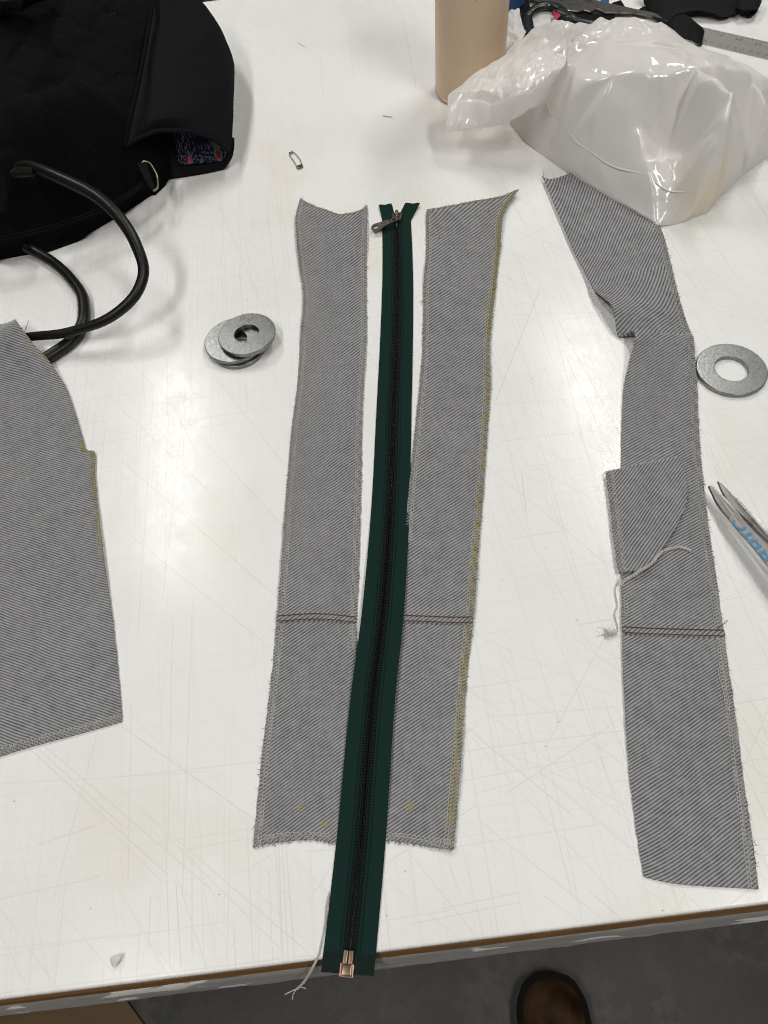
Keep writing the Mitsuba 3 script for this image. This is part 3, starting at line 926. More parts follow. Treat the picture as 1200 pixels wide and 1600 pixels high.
# coil: nubs along both sides, chain stitch lines and the meshed middle, of tiny beads
def bead(rx, ry, rz):
    m = trimesh.creation.icosphere(subdivisions=1)
    return np.array(m.vertices) * [rx, ry, rz], np.array(m.faces)


def beads(off, pitch, size, slant, lift, start=.012):
    s = np.arange(start, zlen[-1] - .012, pitch)
    idx = np.interp(s, zlen, np.arange(400))
    k = np.clip(idx.astype(int), 0, 398)
    fr = (idx - k)[:, None]
    c = ZC[k] * (1 - fr) + ZC[k + 1] * fr + zsd[k] * off
    z = (ZLIFT[k] * (1 - fr[:, 0]) + ZLIFT[k + 1] * fr[:, 0])
    c = c.copy(); c[:, 2] = z + .0006 + lift
    bv, bf = bead(*size)
    out = []
    for i in range(len(s)):
        x = zsd[k[i]] + zax[k[i]] * slant
        out.append(xf((bv, bf), frame(c[i], x)))
    return join(out)


for side in (-1, 1):
    stuff(put('zipper__coil', beads(side * .0032, .0019, (.0014, .0008, .0008), side * .55, .0006), 'zip_coil', smooth=True))
stuff(put('zipper__coil_middle', join([beads(-.0011, .00135, (.0012, .0005, .0008), .25, .0007), beads(.0011, .00135, (.0012, .0005, .0008), -.25, .0007, start=.0127)]), 'zip_coil', smooth=True))
for side in (-1, 1):
    ks = np.arange(3, 392)
    q = ZC[ks] + zsd[ks] * (side * .0023)
    q = q.copy(); q[:, 2] = ZLIFT[ks] + .0017
    put('zipper__coil_stitch_line', tube(q, .00045, 5), 'zip_coil', smooth=True)
# cord edges of the tape weave
for side in (-1, 1):
    q = ZC + zsd * (side * .0062); q = q.copy(); q[:, 2] = ZLIFT + .0006
    put('zipper__woven_ridge', tube(q[2:], .0006, 5, flat=.6), 'zip_tape', smooth=True, uv=np.tile([[.003, .01]], (len(tube(q[2:], .0006, 5)[0]), 1)))

# stiffened film and metal end box at the bottom
km = 392
k0 = int(np.searchsorted(zlen, zlen[-1] - .0115))
kk = np.arange(k0, 400)
for side in (-1, 1):
    P = np.array([zip_point(np.linspace(.0035, HALF - .0002, 8) * side, np.full(8, k), .0009) for k in kk])
    put('zipper__end_film', shell(P, .0004), 'zip_film', smooth=False)
bo = at(542, 1516, .002)
ax = zax[395]
M = frame(bo, ax, (0, 0, 1))     # local x runs to the bottom end
box = vf(manifold3d.Manifold.batch_hull([manifold3d.Manifold.sphere(.0005, 8).translate([x, y, z]) for x in (-.0032, .0032) for y in (-.0036, .0036) for z in (-.0008, .0012)] +
                                        [manifold3d.Manifold.sphere(.0005, 8).translate([x, y, .0019]) for x in (-.002, .002) for y in (-.0024, .0024)]))
put('zipper__end_box', xf(box, M), 'gilt', smooth=30)
put('zipper__end_box__lip', xf(join([rounded_box((-.0036, -.0043, -.0005), (.0036, -.0035, .0022), .0003), rounded_box((-.0036, .0035, -.0005), (.0036, .0043, .0022), .0003), rounded_box((.0028, -.0036, 0), (.0037, .0036, .0024), .0003)]), M), 'gilt', smooth=30)
for y0 in (-.0031, .0003):
    put('zipper__end_pin', xf(rounded_box((-.0105, y0, .0002), (-.0034, y0 + .0028, .0022), .0005), M), 'gilt', smooth=30)

# slider and pull
so = at(620, 340, .0035)
M = frame(so, at(619, 360, .0035) - at(620.5, 325, .0035), (0, 0, 1))
S = manifold3d.Manifold.sphere(.0012, 12)
body = manifold3d.Manifold.batch_hull([S.translate([x, y, z]) for x, y in ((-.0045, -.0052), (-.0045, .0052), (-.0062, 0), (.0046, -.0036), (.0046, .0036)) for z in (-.0016, .0012)])
put('zipper__slider', xf(vf(body), M), 'bronze', smooth=30)
br = smooth_curve([(-.0062, 0, .002), (-.0058, 0, .0042), (-.003, 0, .0058), (.001, 0, .0056), (.0036, 0, .004), (.0042, 0, .002)], 30, 3)
put('zipper__slider__bridge', xf(tube(br, .0017, 8, flat=.75), M), 'bronze', smooth=50)
# pull: link, ribbed bar and an end with a hole
p0, p1 = at(616, 344, .008), at(588, 357, .0045)
M = frame(p0, p1 - p0, (0, 0, 1))
LN = np.linalg.norm(p1 - p0)
ring = [(LN + .0050 * math.cos(a), .0060 * math.sin(a)) for a in np.linspace(-1.9, 1.9, 30)]
outline = Polygon([(.0075, -.0032), (.012, -.0036), (.0165, -.0050)] + ring + [(.0165, .0050), (.012, .0036), (.0075, .0032)]).buffer(.0004)
hole = Point(LN + .0002, 0).buffer(.0030, 20)
put('zipper__pull', xf(extrude(outline.difference(hole), .0018), M), 'bronze', smooth=30)
m = extrude(hole.buffer(.0014).difference(hole), .0024)
put('zipper__pull__rim', xf(m, M), 'bronze', smooth=30)
ribs = join([rounded_box((x, -.0028 - .0006 * i, .0012), (x + .0011, .0028 + .0006 * i, .0026), .0003) for i, x in enumerate((.0095, .0115, .0135))])
put('zipper__pull__rib', xf(ribs, M), 'bronze', smooth=30)
link = Polygon([(-.0035, -.0028), (.0072, -.0022), (.0072, .0022), (-.0035, .0028)]).buffer(.0004)
link = link.difference(Polygon([(-.002, -.0017), (.002, -.0016), (.002, .0016), (-.002, .0017)])).difference(Polygon([(.0038, -.0013), (.0058, -.0013), (.0058, .0013), (.0038, .0013)]))
put('zipper__pull_link', xf(extrude(link, .0013), M), 'bronze', smooth=30)

# ------------------------------------------------------------------ washers
def washer(cx, cy, z, ro, ri, th, tilt=(0, 0), label='', text=None):
    r = .0009
    prof = []
    a = np.linspace(0, math.pi / 2, 6)
    pts = [(ro - r + r * math.sin(t), r - r * math.cos(t)) for t in a] + [(ro - r + r * math.cos(t), th - r + r * math.sin(t)) for t in a]
    pts += [(ri + r * .6 - r * .6 * math.sin(t), th - r * .6 + r * .6 * math.cos(t)) for t in a] + [(ri + r * .6 - r * .6 * math.cos(t), r * .6 - r * .6 * math.sin(t)) for t in a]
    pts.append(pts[0])
    v, f = revolve(pts[::-1], 96)
    c = at(cx, cy, z)
    R = trimesh.transformations.euler_matrix(tilt[0], tilt[1], 0)
    R[:3, 3] = c
    k = put('flat_washer', xf((v, f), R), 'zinc', smooth=40)
    if text:
        m = meshkit.text_mesh(text, .0044, .00045)
        tv = np.array(m.vertices); tv -= [tv[:, 0].mean(), 0, 0]
        tv += [.001, (ro + ri) / 2 - .001, th - .00005]
        put(k + '__stamped_mark', xf((tv, np.array(m.faces)), R), 'zinc')
    tag(k, label, 'washer')


washer(1141, 581, 0.0002, .0312, .0149, .0046, label='large zinc washer lying alone on the table beside the long strip')
washer(373, 547, 0.0002, .0262, .0125, .0042, label='lowest grey washer of the stack, mostly hidden under two others')
washer(368, 535, .0046, .0300, .0125, .0044, tilt=(.0, -.014), label='middle grey washer of the stack, sticking out to the left')
washer(387, 526, .0100, .0284, .0122, .0046, tilt=(-.015, -.022), label='top grey washer of the stack, stamped and slightly tilted', text='5700')

# ------------------------------------------------------------------ safety pin
def PP(x, y, z=.0016):
    return at(x, y, z)


coil = PP(455, 239)
turn = [coil + np.array([math.cos(a), math.sin(a), 0]) * .0017 + [0, 0, .0003 * i / 8] for i, a in enumerate(np.linspace(0, 4 * math.pi, 33))]
put('safety_pin__spring_coil', tube(np.array(turn) - [0, 0, .0006], .00042, 6), 'pin_steel', smooth=True)
put('safety_pin__fixed_wire', tube(smooth_curve([PP(452, 238), PP(453, 243), PP(458, 250), PP(462, 257), PP(465, 262)], 30), .00045, 6), 'pin_steel', smooth=True)
put('safety_pin__pin_wire', tube(smooth_curve([PP(455, 235.5), PP(459, 238), PP(464, 243), PP(468, 248), PP(470.5, 254), PP(472, 259)], 30), .00045, 6), 'pin_steel', smooth=True)
M = frame(PP(468.5, 260.5), PP(473, 258.5) - PP(464, 262.5), (0, 0, 1))
put('safety_pin__clasp', xf(vf(manifold3d.Manifold.batch_hull([manifold3d.Manifold.sphere(.001, 10).translate(q) for q in ((-.0034, .001, 0), (.0034, .001, 0), (-.0026, -.0018, 0), (.0026, -.0018, 0), (0, .0028, 0))])), M), 'pin_steel', smooth=40)
tag('safety_pin', 'small closed safety pin lying on the table between the black bag and the strips', 'safety pin')

# ------------------------------------------------------------------ black quilted bag
def field_mesh(ctrl, outline, step, disp, mixk=.5, skirt=True):
    """A puffy body: heights interpolated over control points inside an outline, closed down to the table."""
    c = np.array(ctrl)
    lin, ct = LinearNDInterpolator(c[:, :2], c[:, 2]), CloughTocher2DInterpolator(c[:, :2], c[:, 2])
    poly = Polygon(outline).buffer(0)
    if poly.geom_type == 'MultiPolygon':
        poly = max(poly.geoms, key=lambda a: a.area)
    x0, y0, x1, y1 = poly.bounds
    gx, gy = np.meshgrid(np.arange(x0, x1, step), np.arange(y0, y1, step))
    import shapely
    inner = poly.buffer(-step * .6)
    keep = shapely.contains_xy(inner, gx.ravel(), gy.ravel())
    ring = np.array([poly.exterior.interpolate(d).coords[0] for d in np.arange(0, poly.length, step)])
    pts = np.vstack([ring, np.stack([gx.ravel()[keep], gy.ravel()[keep]], 1)])
    tri = Delaunay(pts).simplices
    cen = pts[tri].mean(1)
    tri = tri[shapely.contains_xy(poly, cen[:, 0], cen[:, 1])]
    a, b, d = (pts[tri[:, k]] for k in range(3))
    area = (b[:, 0] - a[:, 0]) * (d[:, 1] - a[:, 1]) - (b[:, 1] - a[:, 1]) * (d[:, 0] - a[:, 0])
    tri[area < 0] = tri[area < 0][:, ::-1]
    tri = tri[np.abs(area) > 1e-12]
    z1, z2 = lin(pts), ct(pts)
    near = cKDTree(c[:, :2]).query(pts)[1]
    z1 = np.where(np.isnan(z1), c[near, 2], z1); z2 = np.where(np.isnan(z2), z1, z2)
    z = z1 * mixk + z2 * (1 - mixk)
    z = np.maximum(z + disp(pts, z), .0006)
    v = np.c_[pts, z]
    n = len(ring)
    low = np.c_[ring, np.full(n, .0004)]
    low[:, :2] += (np.array(poly.centroid.coords[0]) - low[:, :2]) * .01
    k = np.arange(n)
    o = len(v)
    s = np.vstack([np.stack([k, o + k, o + (k + 1) % n], 1), np.stack([k, o + (k + 1) % n, (k + 1) % n], 1)])
    ccw = Polygon(ring).exterior.is_ccw
    s = s if ccw else s[:, ::-1]
    return np.vstack([v, low]), np.vstack([tri, s]), z


bag_edge = [(-230, 440, .004), (-120, 428, .003), (0, 407, .003), (60, 396, .003), (130, 371, .003), (195, 334, .003), (240, 304, .003), (268, 277, .003)]
bag_rim = [(300, 230, .004), (330, 180, .004), (344, 110, .004), (330, 50, .004), (305, 0, .004), (270, -60, .004), (180, -110, .004), (-230, -110, .004)]
bag_in = [(-230, 400, .035), (-120, 392, .035), (0, 377, .034), (100, 352, .034), (180, 324, .034), (228, 290, .032),
          (-230, 365, .055), (-100, 355, .055), (0, 340, .056), (90, 320, .056), (160, 292, .056), (205, 255, .05), (235, 250, .035), (262, 245, .02), (285, 210, .02),
          (-230, 250, .085), (-100, 250, .085), (0, 255, .08), (60, 245, .082), (130, 235, .082), (180, 215, .078),
          (-100, 150, .105), (0, 160, .103), (80, 150, .102), (150, 140, .098), (205, 150, .075),
          (-100, 20, .12), (0, 30, .118), (100, 40, .115), (180, 40, .105), (232, 60, .088), (270, 100, .06), (300, 120, .04), (280, 30, .07), (240, 10, .095),
          (0, -60, .12), (150, -60, .11), (-230, 100, .11), (-230, -60, .12), (240, -50, .06)]
ctrl = px(bag_edge + bag_rim + bag_in)
outl = px(bag_edge + bag_rim)[:, :2]


def bag_disp(pts, z):
    q = np.c_[pts * 18, pts[:, 0] * 0]
    w = meshkit.fbm(q, 4, 3) - .5
    s1 = (pts[:, 0] * .5 + pts[:, 1] * .87) / .05
    s2 = (pts[:, 0] * .87 - pts[:, 1] * .5) / .062
    quilt = lambda s: -np.exp(-((s - np.floor(s) - .5) / .055) ** 2)
    wob = meshkit.noise(np.c_[pts * 30, pts[:, 0] * 0 + 4]) * .5
    body = np.clip((z - .05) / .03, 0, 1)
    return .009 * w * np.clip(z / .03, 0, 1) + .0042 * body * (quilt(s1 + wob) + quilt(s2 + wob))


v, f, _ = field_mesh(ctrl, outl, .004, bag_disp, .25)
put('quilted_bag__body', (v, f), 'black_cloth', smooth=True)
tag('quilted_bag', 'black quilted fabric bag with rolled leather handles, at the far left of the table', 'bag')
# side gusset with an open pocket and flowered lining
side_rows = [[(240, -12, .115), (275, -12, .105), (303, -12, .085), (306, 0, .06)], [(228, 60, .105), (275, 55, .098), (330, 40, .082), (351, 58, .048)], [(216, 120, .095), (265, 110, .09), (335, 95, .07), (366, 105, .042)],
             [(205, 165, .085), (250, 155, .082), (325, 150, .064), (365, 160, .036)], [(198, 198, .075), (240, 190, .075), (310, 190, .058), (363, 205, .03)], [(193, 230, .066), (238, 206, .066), (300, 206, .054), (360, 238, .022)]]
P = patch(pxgrid(side_rows), 70, 50)
P[..., 2] += .0085 * (meshkit.fbm(P * np.array([34, 18, 20]), 4, 8) - .5)
put('quilted_bag__side_pocket', shell(P, .0022), 'gusset_cloth', smooth=True)
P = patch(pxgrid([[(250, 205, .045), (300, 208, .040), (366, 215, .026)], [(258, 240, .022), (305, 240, .018), (364, 240, .014)], [(266, 278, .003), (312, 271, .003), (351, 263, .003)]]), 20, 24)
put('quilted_bag__pocket_back', shell(P, .002), 'gusset_cloth', smooth=True)
LP = patch(pxgrid([[(272, 206, .0455), (305, 209, .0415), (357, 222, .027)], [(276, 232, .028), (306, 232, .025), (356, 234, .0185)], [(280, 258, .0125), (312, 255, .0115), (350, 251, .0095)]]), 20, 24)
v, f, uvs = shell(LP, .0008, LP[..., :2].copy() * 1.0)
put('quilted_bag__pocket_lining', (v, f), 'lining', smooth=True, uv=uvs)
tag('quilted_bag__pocket_lining', 'dark blue lining printed with small red flowers')
# hem of the pocket mouth, piping along the lower edge, zip ridge
put('quilted_bag__pocket_hem', tube(smooth_curve(px([(193, 231, .067), (215, 217, .068), (240, 206, .068), (270, 204, .063), (300, 206, .056), (335, 219, .041), (360, 239, .024)]), 60), .0022, 8), 'gusset_cloth', smooth=True)
for k, dz in enumerate((0, .0)):
    o = 5 * k
    put('quilted_bag__zip_ridge', tube(smooth_curve(px([(-60, 384 - o, .041), (0, 377 - o, .040), (60, 364 - o, .040), (120, 346 - o, .040), (180, 321 - o, .040), (222, 291 - o, .039)]), 60), .0019, 7), 'black_cloth', smooth=True)
put('quilted_bag__piping', tube(smooth_curve(px([(195, 231, .070), (203, 190, .086), (214, 140, .098), (226, 80, .108), (238, 10, .118), (242, -15, .118)]), 60), .0024, 8), 'black_cloth', smooth=True)
fold = patch(pxgrid([[(-20, -10, .135), (20, -12, .140), (40, -14, .146), (60, -14, .140), (90, -12, .132)], [(-20, 8, .137), (10, 5, .143), (36, 2, .150), (55, -2, .143), (85, -6, .131)],
                     [(-20, 22, .128), (5, 22, .130), (34, 22, .136), (48, 14, .130), (75, 3, .126)]]), 24, 40)
fold[..., 2] += .004 * meshkit.fbm(fold * 60, 3, 2)
put('quilted_bag__leather_flap', shell(fold, .002), 'leather', smooth=True)
# metal loop with its fabric tab
dc = [(221, 257, .049), (224, 252, .051), (231, 253, .05), (240, 264, .046), (246, 278, .042), (247, 290, .038), (243, 297, .036), (239, 298, .036)]
put('quilted_bag__metal_loop', tube(smooth_curve(px(dc), 50), .0012, 8), 'ring_brass', smooth=True)
P = patch(pxgrid([[(214, 255, .052), (228, 253, .0515)], [(222, 272, .048), (234, 272, .0475)], [(233, 292, .040), (243, 296, .037)]]), 14, 6)
put('quilted_bag__loop_tab', shell(P, .002), 'gusset_cloth', smooth=True)


def strap(key, pts, r, label=None):
    c = smooth_curve(px(pts), 160, 8)
    n = len(c)
    rr = PchipInterpolator(np.linspace(0, 1, len(r)), r)(np.linspace(0, 1, n))
    v, f = tube(c, rr, 20, cap=True)
    # lengthwise creases and a stitched seam of rolled leather
    ang = (np.arange(20) * 2 * math.pi / 20 + math.pi / 20)
    i = np.repeat(np.arange(n), 20)
    a = np.tile(ang, n)
    d = .0009 * (meshkit.fbm(np.stack([np.cos(a) * 3 + 9, np.sin(a) * 3, i * .02], 1), 3, 4) - .5) - .0007 * np.exp(-((a - 4.4) / .2) ** 2)
    rad = v[:n * 20] - c[i]
    rr = rr
    v[:n * 20] += rad / np.linalg.norm(rad, axis=1, keepdims=True) * d[:, None]
    put(key, (v, f), 'leather', smooth=True)


strap('quilted_bag__handle', [(26, 262, .088), (45, 259, .094), (70, 268, .096), (100, 281, .094), (150, 306, .088), (187, 340, .079), (213, 383, .067), (225, 420, .055), (217, 452, .045), (193, 481, .036), (152, 506, .027), (104, 520, .0205), (60, 525, .016), (38, 527, .011), (22, 529, .0075)],
      [.0048, .0060, .0064, .0062, .0058, .0053, .0050, .0047, .0045, .0043])
P = patch(pxgrid([[(15, 268, .0905), (30, 256, .0935), (46, 250, .096)], [(18, 274, .088), (35, 268, .095), (50, 262, .099)], [(22, 278, .086), (38, 277, .091), (52, 276, .094)]]), 14, 16)
put('quilted_bag__handle_anchor', shell(P, .003), 'leather', smooth=True)
strap('quilted_bag__handle', [(40, 385, .012), (62, 397, .0085), (86, 412, .0072), (112, 437, .0066), (130, 468, .0064), (131, 500, .0064), (114, 530, .0064), (85, 552, .0064), (66, 564, .0062)], [.0060, .0058, .0056, .0058, .0062, .0062, .006])

# ------------------------------------------------------------------ bottle
def bottle():
    b = at(733, 141.5)
    R = .0433
    pr = [(0, .0006), (R - .004, .0006), (R - .0012, .0016), (R, .0045), (R, .205), (R - .002, .212), (R - .008, .219), (.030, .224), (.030, .230), (0, .230)]
    v, f = revolve(pr[::-1], 96)
    put('bottle__body', (v + [b[0], b[1], 0], f), 'bottle_paint', smooth=35)
    v, f = revolve([(0, .262), (.029, .262), (.0325, .259), (.0335, .255), (.0335, .2302), (0, .2302)], 72)
    put('bottle__cap', (v + [b[0], b[1], 0], f), 'handle_black', smooth=35)
    v, f = revolve([(R - .0002, .0035), (R + .0003, .0038), (R + .0003, .0046), (R - .0002, .0049)][::-1], 96)
    put('bottle__base_seam', (v + [b[0], b[1], 0], f), 'pin_steel', smooth=35)
    tag('bottle', 'beige cylindrical drinking bottle standing behind the white plastic bag', 'bottle')


bottle()

# ------------------------------------------------------------------ white plastic bag
pb_edge = [(797, 192, .002), (822, 222, .002), (860, 249, .002), (905, 281, .0035), (960, 313, .0035), (1028, 352, .004), (1075, 342, .004), (1104, 333, .003), (1118, 316, .002), (1160, 276, .002), (1200, 246, .002), (1270, 215, .002)]
pb_far = [(1330, 200, .002), (1290, 165, .002), (1240, 140, .002), (1185, 124, .002), (1120, 100, .002), (1045, 62, .002), (985, 38, .002), (930, 36, .002), (880, 50, .002), (845, 80, .002), (815, 120, .002), (798, 160, .002)]
pb_in = [(838, 140, .052), (852, 162, .048), (868, 186, .042), (892, 214, .036), (925, 240, .032), (975, 268, .029), (1050, 302, .026), (1100, 318, .018),
         (853, 105, .082), (900, 100, .092), (960, 117, .098), (1020, 122, .103), (1090, 131, .108), (1147, 143, .112),
         (1139, 190, .096), (1126, 225, .078), (1123, 262, .052), (1120, 292, .030),
         (835, 44, .07), (870, 30, .085), (905, 25, .092), (960, 21, .098), (985, 25, .099), (1045, 43, .096), (1100, 76, .094), (1158, 97, .09), (1172, 122, .086), (1195, 180, .062), (1196, 215, .040), (1240, 190, .04), (1215, 150, .05),
         (940, 60, .103), (1020, 75, .110), (1090, 100, .112),
         (1000, 200, .064), (930, 175, .068), (1080, 232, .058), (1045, 226, .048), (1075, 190, .076), (1010, 250, .046), (890, 160, .068), (1170, 230, .05), (1155, 200, .078)]
ctrl = px(pb_edge + pb_far + pb_in)
outl = px(pb_edge + pb_far)[:, :2]


def crease(pts, n, seed, w, h):
    """Random straight creases: sharp little ridges in the film."""
    g = np.random.default_rng(seed)
    lo, hi = pts.min(0), pts.max(0)
    out = np.zeros(len(pts))
    for _ in range(n):
        c = g.uniform(lo, hi)
        a = g.uniform(0, math.pi)
        ln = g.uniform(.015, .06)
        d = np.array([math.cos(a), math.sin(a)])
        q = pts - c
        al, ac = q @ d, q @ np.array([-d[1], d[0]])
        ac = ac + .15 * ln * np.sin(al / ln * 2 + g.uniform(0, 6))
        out += g.choice([-1, 1]) * g.uniform(.4, 1) * h * np.exp(-(al / ln) ** 2) * np.exp(-np.abs(ac) / w)
    return out


def facets(pts, cell, h, seed):
    """Crumpled film: a jittered net of small flat facets."""
    g = np.random.default_rng(seed)
    lo, hi = pts.min(0) - 2 * cell, pts.max(0) + 2 * cell
    gx, gy = np.meshgrid(np.arange(lo[0], hi[0], cell), np.arange(lo[1], hi[1], cell))
    c = np.stack([gx.ravel(), gy.ravel()], 1)
    c = c + g.uniform(-.48, .48, c.shape) * cell
    return LinearNDInterpolator(c, g.normal(0, h, len(c)))(pts)


SEAM = smooth_curve(px([(838, 140, .052), (852, 162, .048), (868, 186, .042), (892, 214, .036), (925, 240, .032), (975, 268, .029), (1050, 302, .026), (1100, 318, .018)]), 140)


def film_disp(pts, z):
    # pulled taut along the welded seam
    k = np.clip(z / .02, 0, 1) * np.clip(cKDTree(SEAM[:, :2]).query(pts)[0] / .024, .0, 1)
    big = .006 * (meshkit.fbm(np.c_[pts * 16, pts[:, 0] * 0], 3, 6) - .5)
    some = np.clip((meshkit.fbm(np.c_[pts * 14, pts[:, 0] * 0 + 5], 2, 31) - .36) * 4, 0.13, 1)
    return k * (big + facets(pts, .034, .0031, 1) + some * (facets(pts, .015, .0019, 2) + facets(pts, .0068, .0008, 3)) + crease(pts, 46, 4, .0028, .0024))


v, f, _ = field_mesh(ctrl, outl, .0016, film_disp, .6)
put('plastic_bag__body', (v, f), 'plastic', smooth=True)
tag('plastic_bag', 'shiny crumpled white plastic bag with a loose tail, stuffed and lying at the far right', 'plastic bag')
bag_tree, bag_z = cKDTree(v[:, :2]), v[:, 2]
seam = SEAM.copy()
seam[:, 2] = bag_z[bag_tree.query(seam[:, :2])[1]] + .0004      # lies on the film
for _ in range(60):
    seam[1:-1, 2] = (seam[:-2, 2] + 2 * seam[1:-1, 2] + seam[2:, 2]) / 4
seam[:, 2] += .0002
seam[1:-1] = (seam[:-2] + 2 * seam[1:-1] + seam[2:]) / 4
put('plastic_bag__seam', tube(seam, .0007, 5), 'plastic', smooth=True)
tail = pxgrid([[(700, 149, .050), (745, 113, .064), (783, 88, .078), (812, 64, .086), (838, 42, .088), (880, 30, .086)],
               [(699, 168, .047), (742, 143, .064), (782, 125, .080), (812, 105, .091), (842, 85, .094), (885, 75, .094)],
               [(698, 188, .041), (738, 175, .053), (778, 162, .067), (812, 143, .083), (845, 118, .092), (880, 105, .094)],
               [(697, 206, .033), (738, 200, .041), (778, 192, .050), (808, 182, .060), (832, 170, .066), (850, 160, .064)]])
P = patch(tail, 120, 170)
q = P.reshape(-1, 3)
al = meshkit.fbm(np.stack([q[:, 0] * 30 + q[:, 1] * 30, (q[:, 0] - q[:, 1]) * 95, q[:, 0] * 0], 1), 3, 17) - .5
P[..., 2] += (.0042 * al + crease(q[:, :2], 22, 8, .0025, .0022) + facets(q[:, :2], .024, .0015, 5) + facets(q[:, :2], .009, .00045, 6)).reshape(P.shape[:2])
v, f = P.reshape(-1, 3), grid_faces(*P.shape[:2])
put('plastic_bag__loose_tail', (v, f), 'plastic', smooth=True)
gath = pxgrid([[(786, 26, .03), (796, 18, .034), (806, 12, .036), (812, 14, .034)], [(784, 50, .032), (797, 44, .04), (808, 38, .042), (816, 36, .036)], [(782, 92, .034), (797, 78, .045), (811, 64, .05), (822, 52, .045)]])
P = patch(gath, 50, 40)
q = P.reshape(-1, 3)
P[..., 2] += (.008 * (meshkit.fbm(np.stack([q[:, 0] * 160, q[:, 1] * 40, q[:, 2] * 0], 1), 3, 5) - .5)).reshape(P.shape[:2])
put('plastic_bag__gathered_end', (P.reshape(-1, 3), grid_faces(*P.shape[:2])), 'plastic', smooth=True)

# ------------------------------------------------------------------ scissors at the right edge
def plate(pts, th, z_of=None):
    """A flat-ground blade from a pixel outline with heights, of thickness th, its rim bevelled."""
    p = px(pts)
    c = p.mean(0)
    n = len(p)
    k = np.arange(n)
    inn = c + (p - c) * .97
    inn2 = p + (c - p) / np.linalg.norm(c - p, axis=1, keepdims=True) * .0012
    top = inn2 + [0, 0, th]
    v = np.vstack([p, p + [0, 0, th * .7], top])
    f = []
    for a, b in ((0, n), (n, 2 * n)):
        for i in range(n):
            j = (i + 1) % n
            f += [[a + i, a + j, b + j], [a + i, b + j, b + i]]
    P2 = Polygon(p[:, :2])
    ccw = P2.exterior.is_ccw
    tr, vv = trimesh.creation.triangulate_polygon(Polygon(top[:, :2]).buffer(0), engine='earcut')
    tree = cKDTree(top[:, :2])
    idx = tree.query(tr)[1]
    tris = idx[vv]
    a, b, d = (top[tris[:, q], :2] for q in range(3))
    ar = (b[:, 0] - a[:, 0]) * (d[:, 1] - a[:, 1]) - (b[:, 1] - a[:, 1]) * (d[:, 0] - a[:, 0])
    tris[ar < 0] = tris[ar < 0][:, ::-1]
    f = np.array(f)
    if not ccw:
        f = f[:, ::-1]
    f = np.vstack([f, tris + 2 * n, tris[:, ::-1]])
    return v, f


zt = lambda x: .006 + (x - 1105) * .000095
blade_a = [(1106, 761), (1107, 764), (1112, 774), (1117, 785), (1126, 798), (1136, 810), (1152, 830), (1170, 849), (1200, 885), (1260, 955), (1300, 1000), (1322, 985), (1290, 940), (1240, 890), (1200, 853), (1180, 832), (1159, 812), (1147, 797), (1135, 782), (1120, 769), (1109, 761)]
blade_b = [(1120, 753.5), (1125, 766), (1131, 777), (1145, 795), (1165, 815), (1200, 850), (1240, 890), (1300, 955), (1318, 940), (1260, 885), (1225, 853), (1200, 829), (1178, 807), (1157, 787), (1140, 770), (1125, 756)]
put('scissors__blade', plate([(x, y, zt(x) + .0012) for x, y in blade_a], .0022), 'blade_steel', smooth=False)
put('scissors__blade', plate([(x, y, zt(x) - .0014) for x, y in blade_b], .0022), 'blade_steel', smooth=False)
tag('scissors', 'steel scissors with blue lettering on one blade, at the right edge of the table', 'scissors')
lab = [(1142, 803), (1139, 812), (1148, 823), (1172, 850), (1203, 887), (1262, 957), (1290, 985), (1305, 972), (1240, 893), (1200, 856), (1181, 836), (1160, 816), (1150, 806)]
lv, lf = plate([(x, y, zt(x) + .0034) for x, y in lab], .0003)
put('scissors__paper_label', (lv, lf), 'kraft')
# lettering reads towards the tip
o = at(1238, 913, zt(1238) + .0040)
d = at(1146, 808, zt(1146) + .0040) - o
M = frame(o, d, (0, 0, 1))
ch = meshkit.text_mesh('FABRIC', .0088, .00025, bold=True)
cv = np.array(ch.vertices)
cv[:, 0] *= np.linalg.norm(d) * .97 / cv[:, 0].max()
cv[:, 1] -= .0046
put('scissors__painted_word', xf((cv, np.array(ch.faces)), M), 'blue_ink')
tag('scissors__painted_word', 'blue hand-painted word FABRIC')
# handles beyond the frame
hc = at(1345, 1010, .022)
for sgn, c0 in ((1, at(1330, 1050, .018)), (-1, at(1385, 1000, .018))):
    a = np.linspace(0, 2 * math.pi, 40)
    dirx = at(1330, 1020, .018) - at(1200, 860, .018); dirx /= np.linalg.norm(dirx)
    diry = np.cross([0, 0, 1.0], dirx)
    q = c0 + np.cos(a)[:, None] * dirx * .033 + np.sin(a)[:, None] * diry * .020
    put('scissors__handle', tube(q, .0052, 10), 'handle_black', smooth=True)
    put('scissors__shank', tube(np.stack([at(1300, 965, .0165), c0 - dirx * .033]), .006, 8), 'handle_black', smooth=True)
    put('scissors__shank__rest', tube(np.stack([c0 + [0, 0, -.004], c0 * [1, 1, 0] + [0, 0, .0004]]), .0045, 8), 'handle_black', smooth=True)
put('scissors__screw', xf(revolve([(0, .0012), (.003, .001), (.0036, 0), (0, 0)], 24), frame(at(1292, 962, .0275), (1, 0, 0))), 'blade_steel', smooth=30)

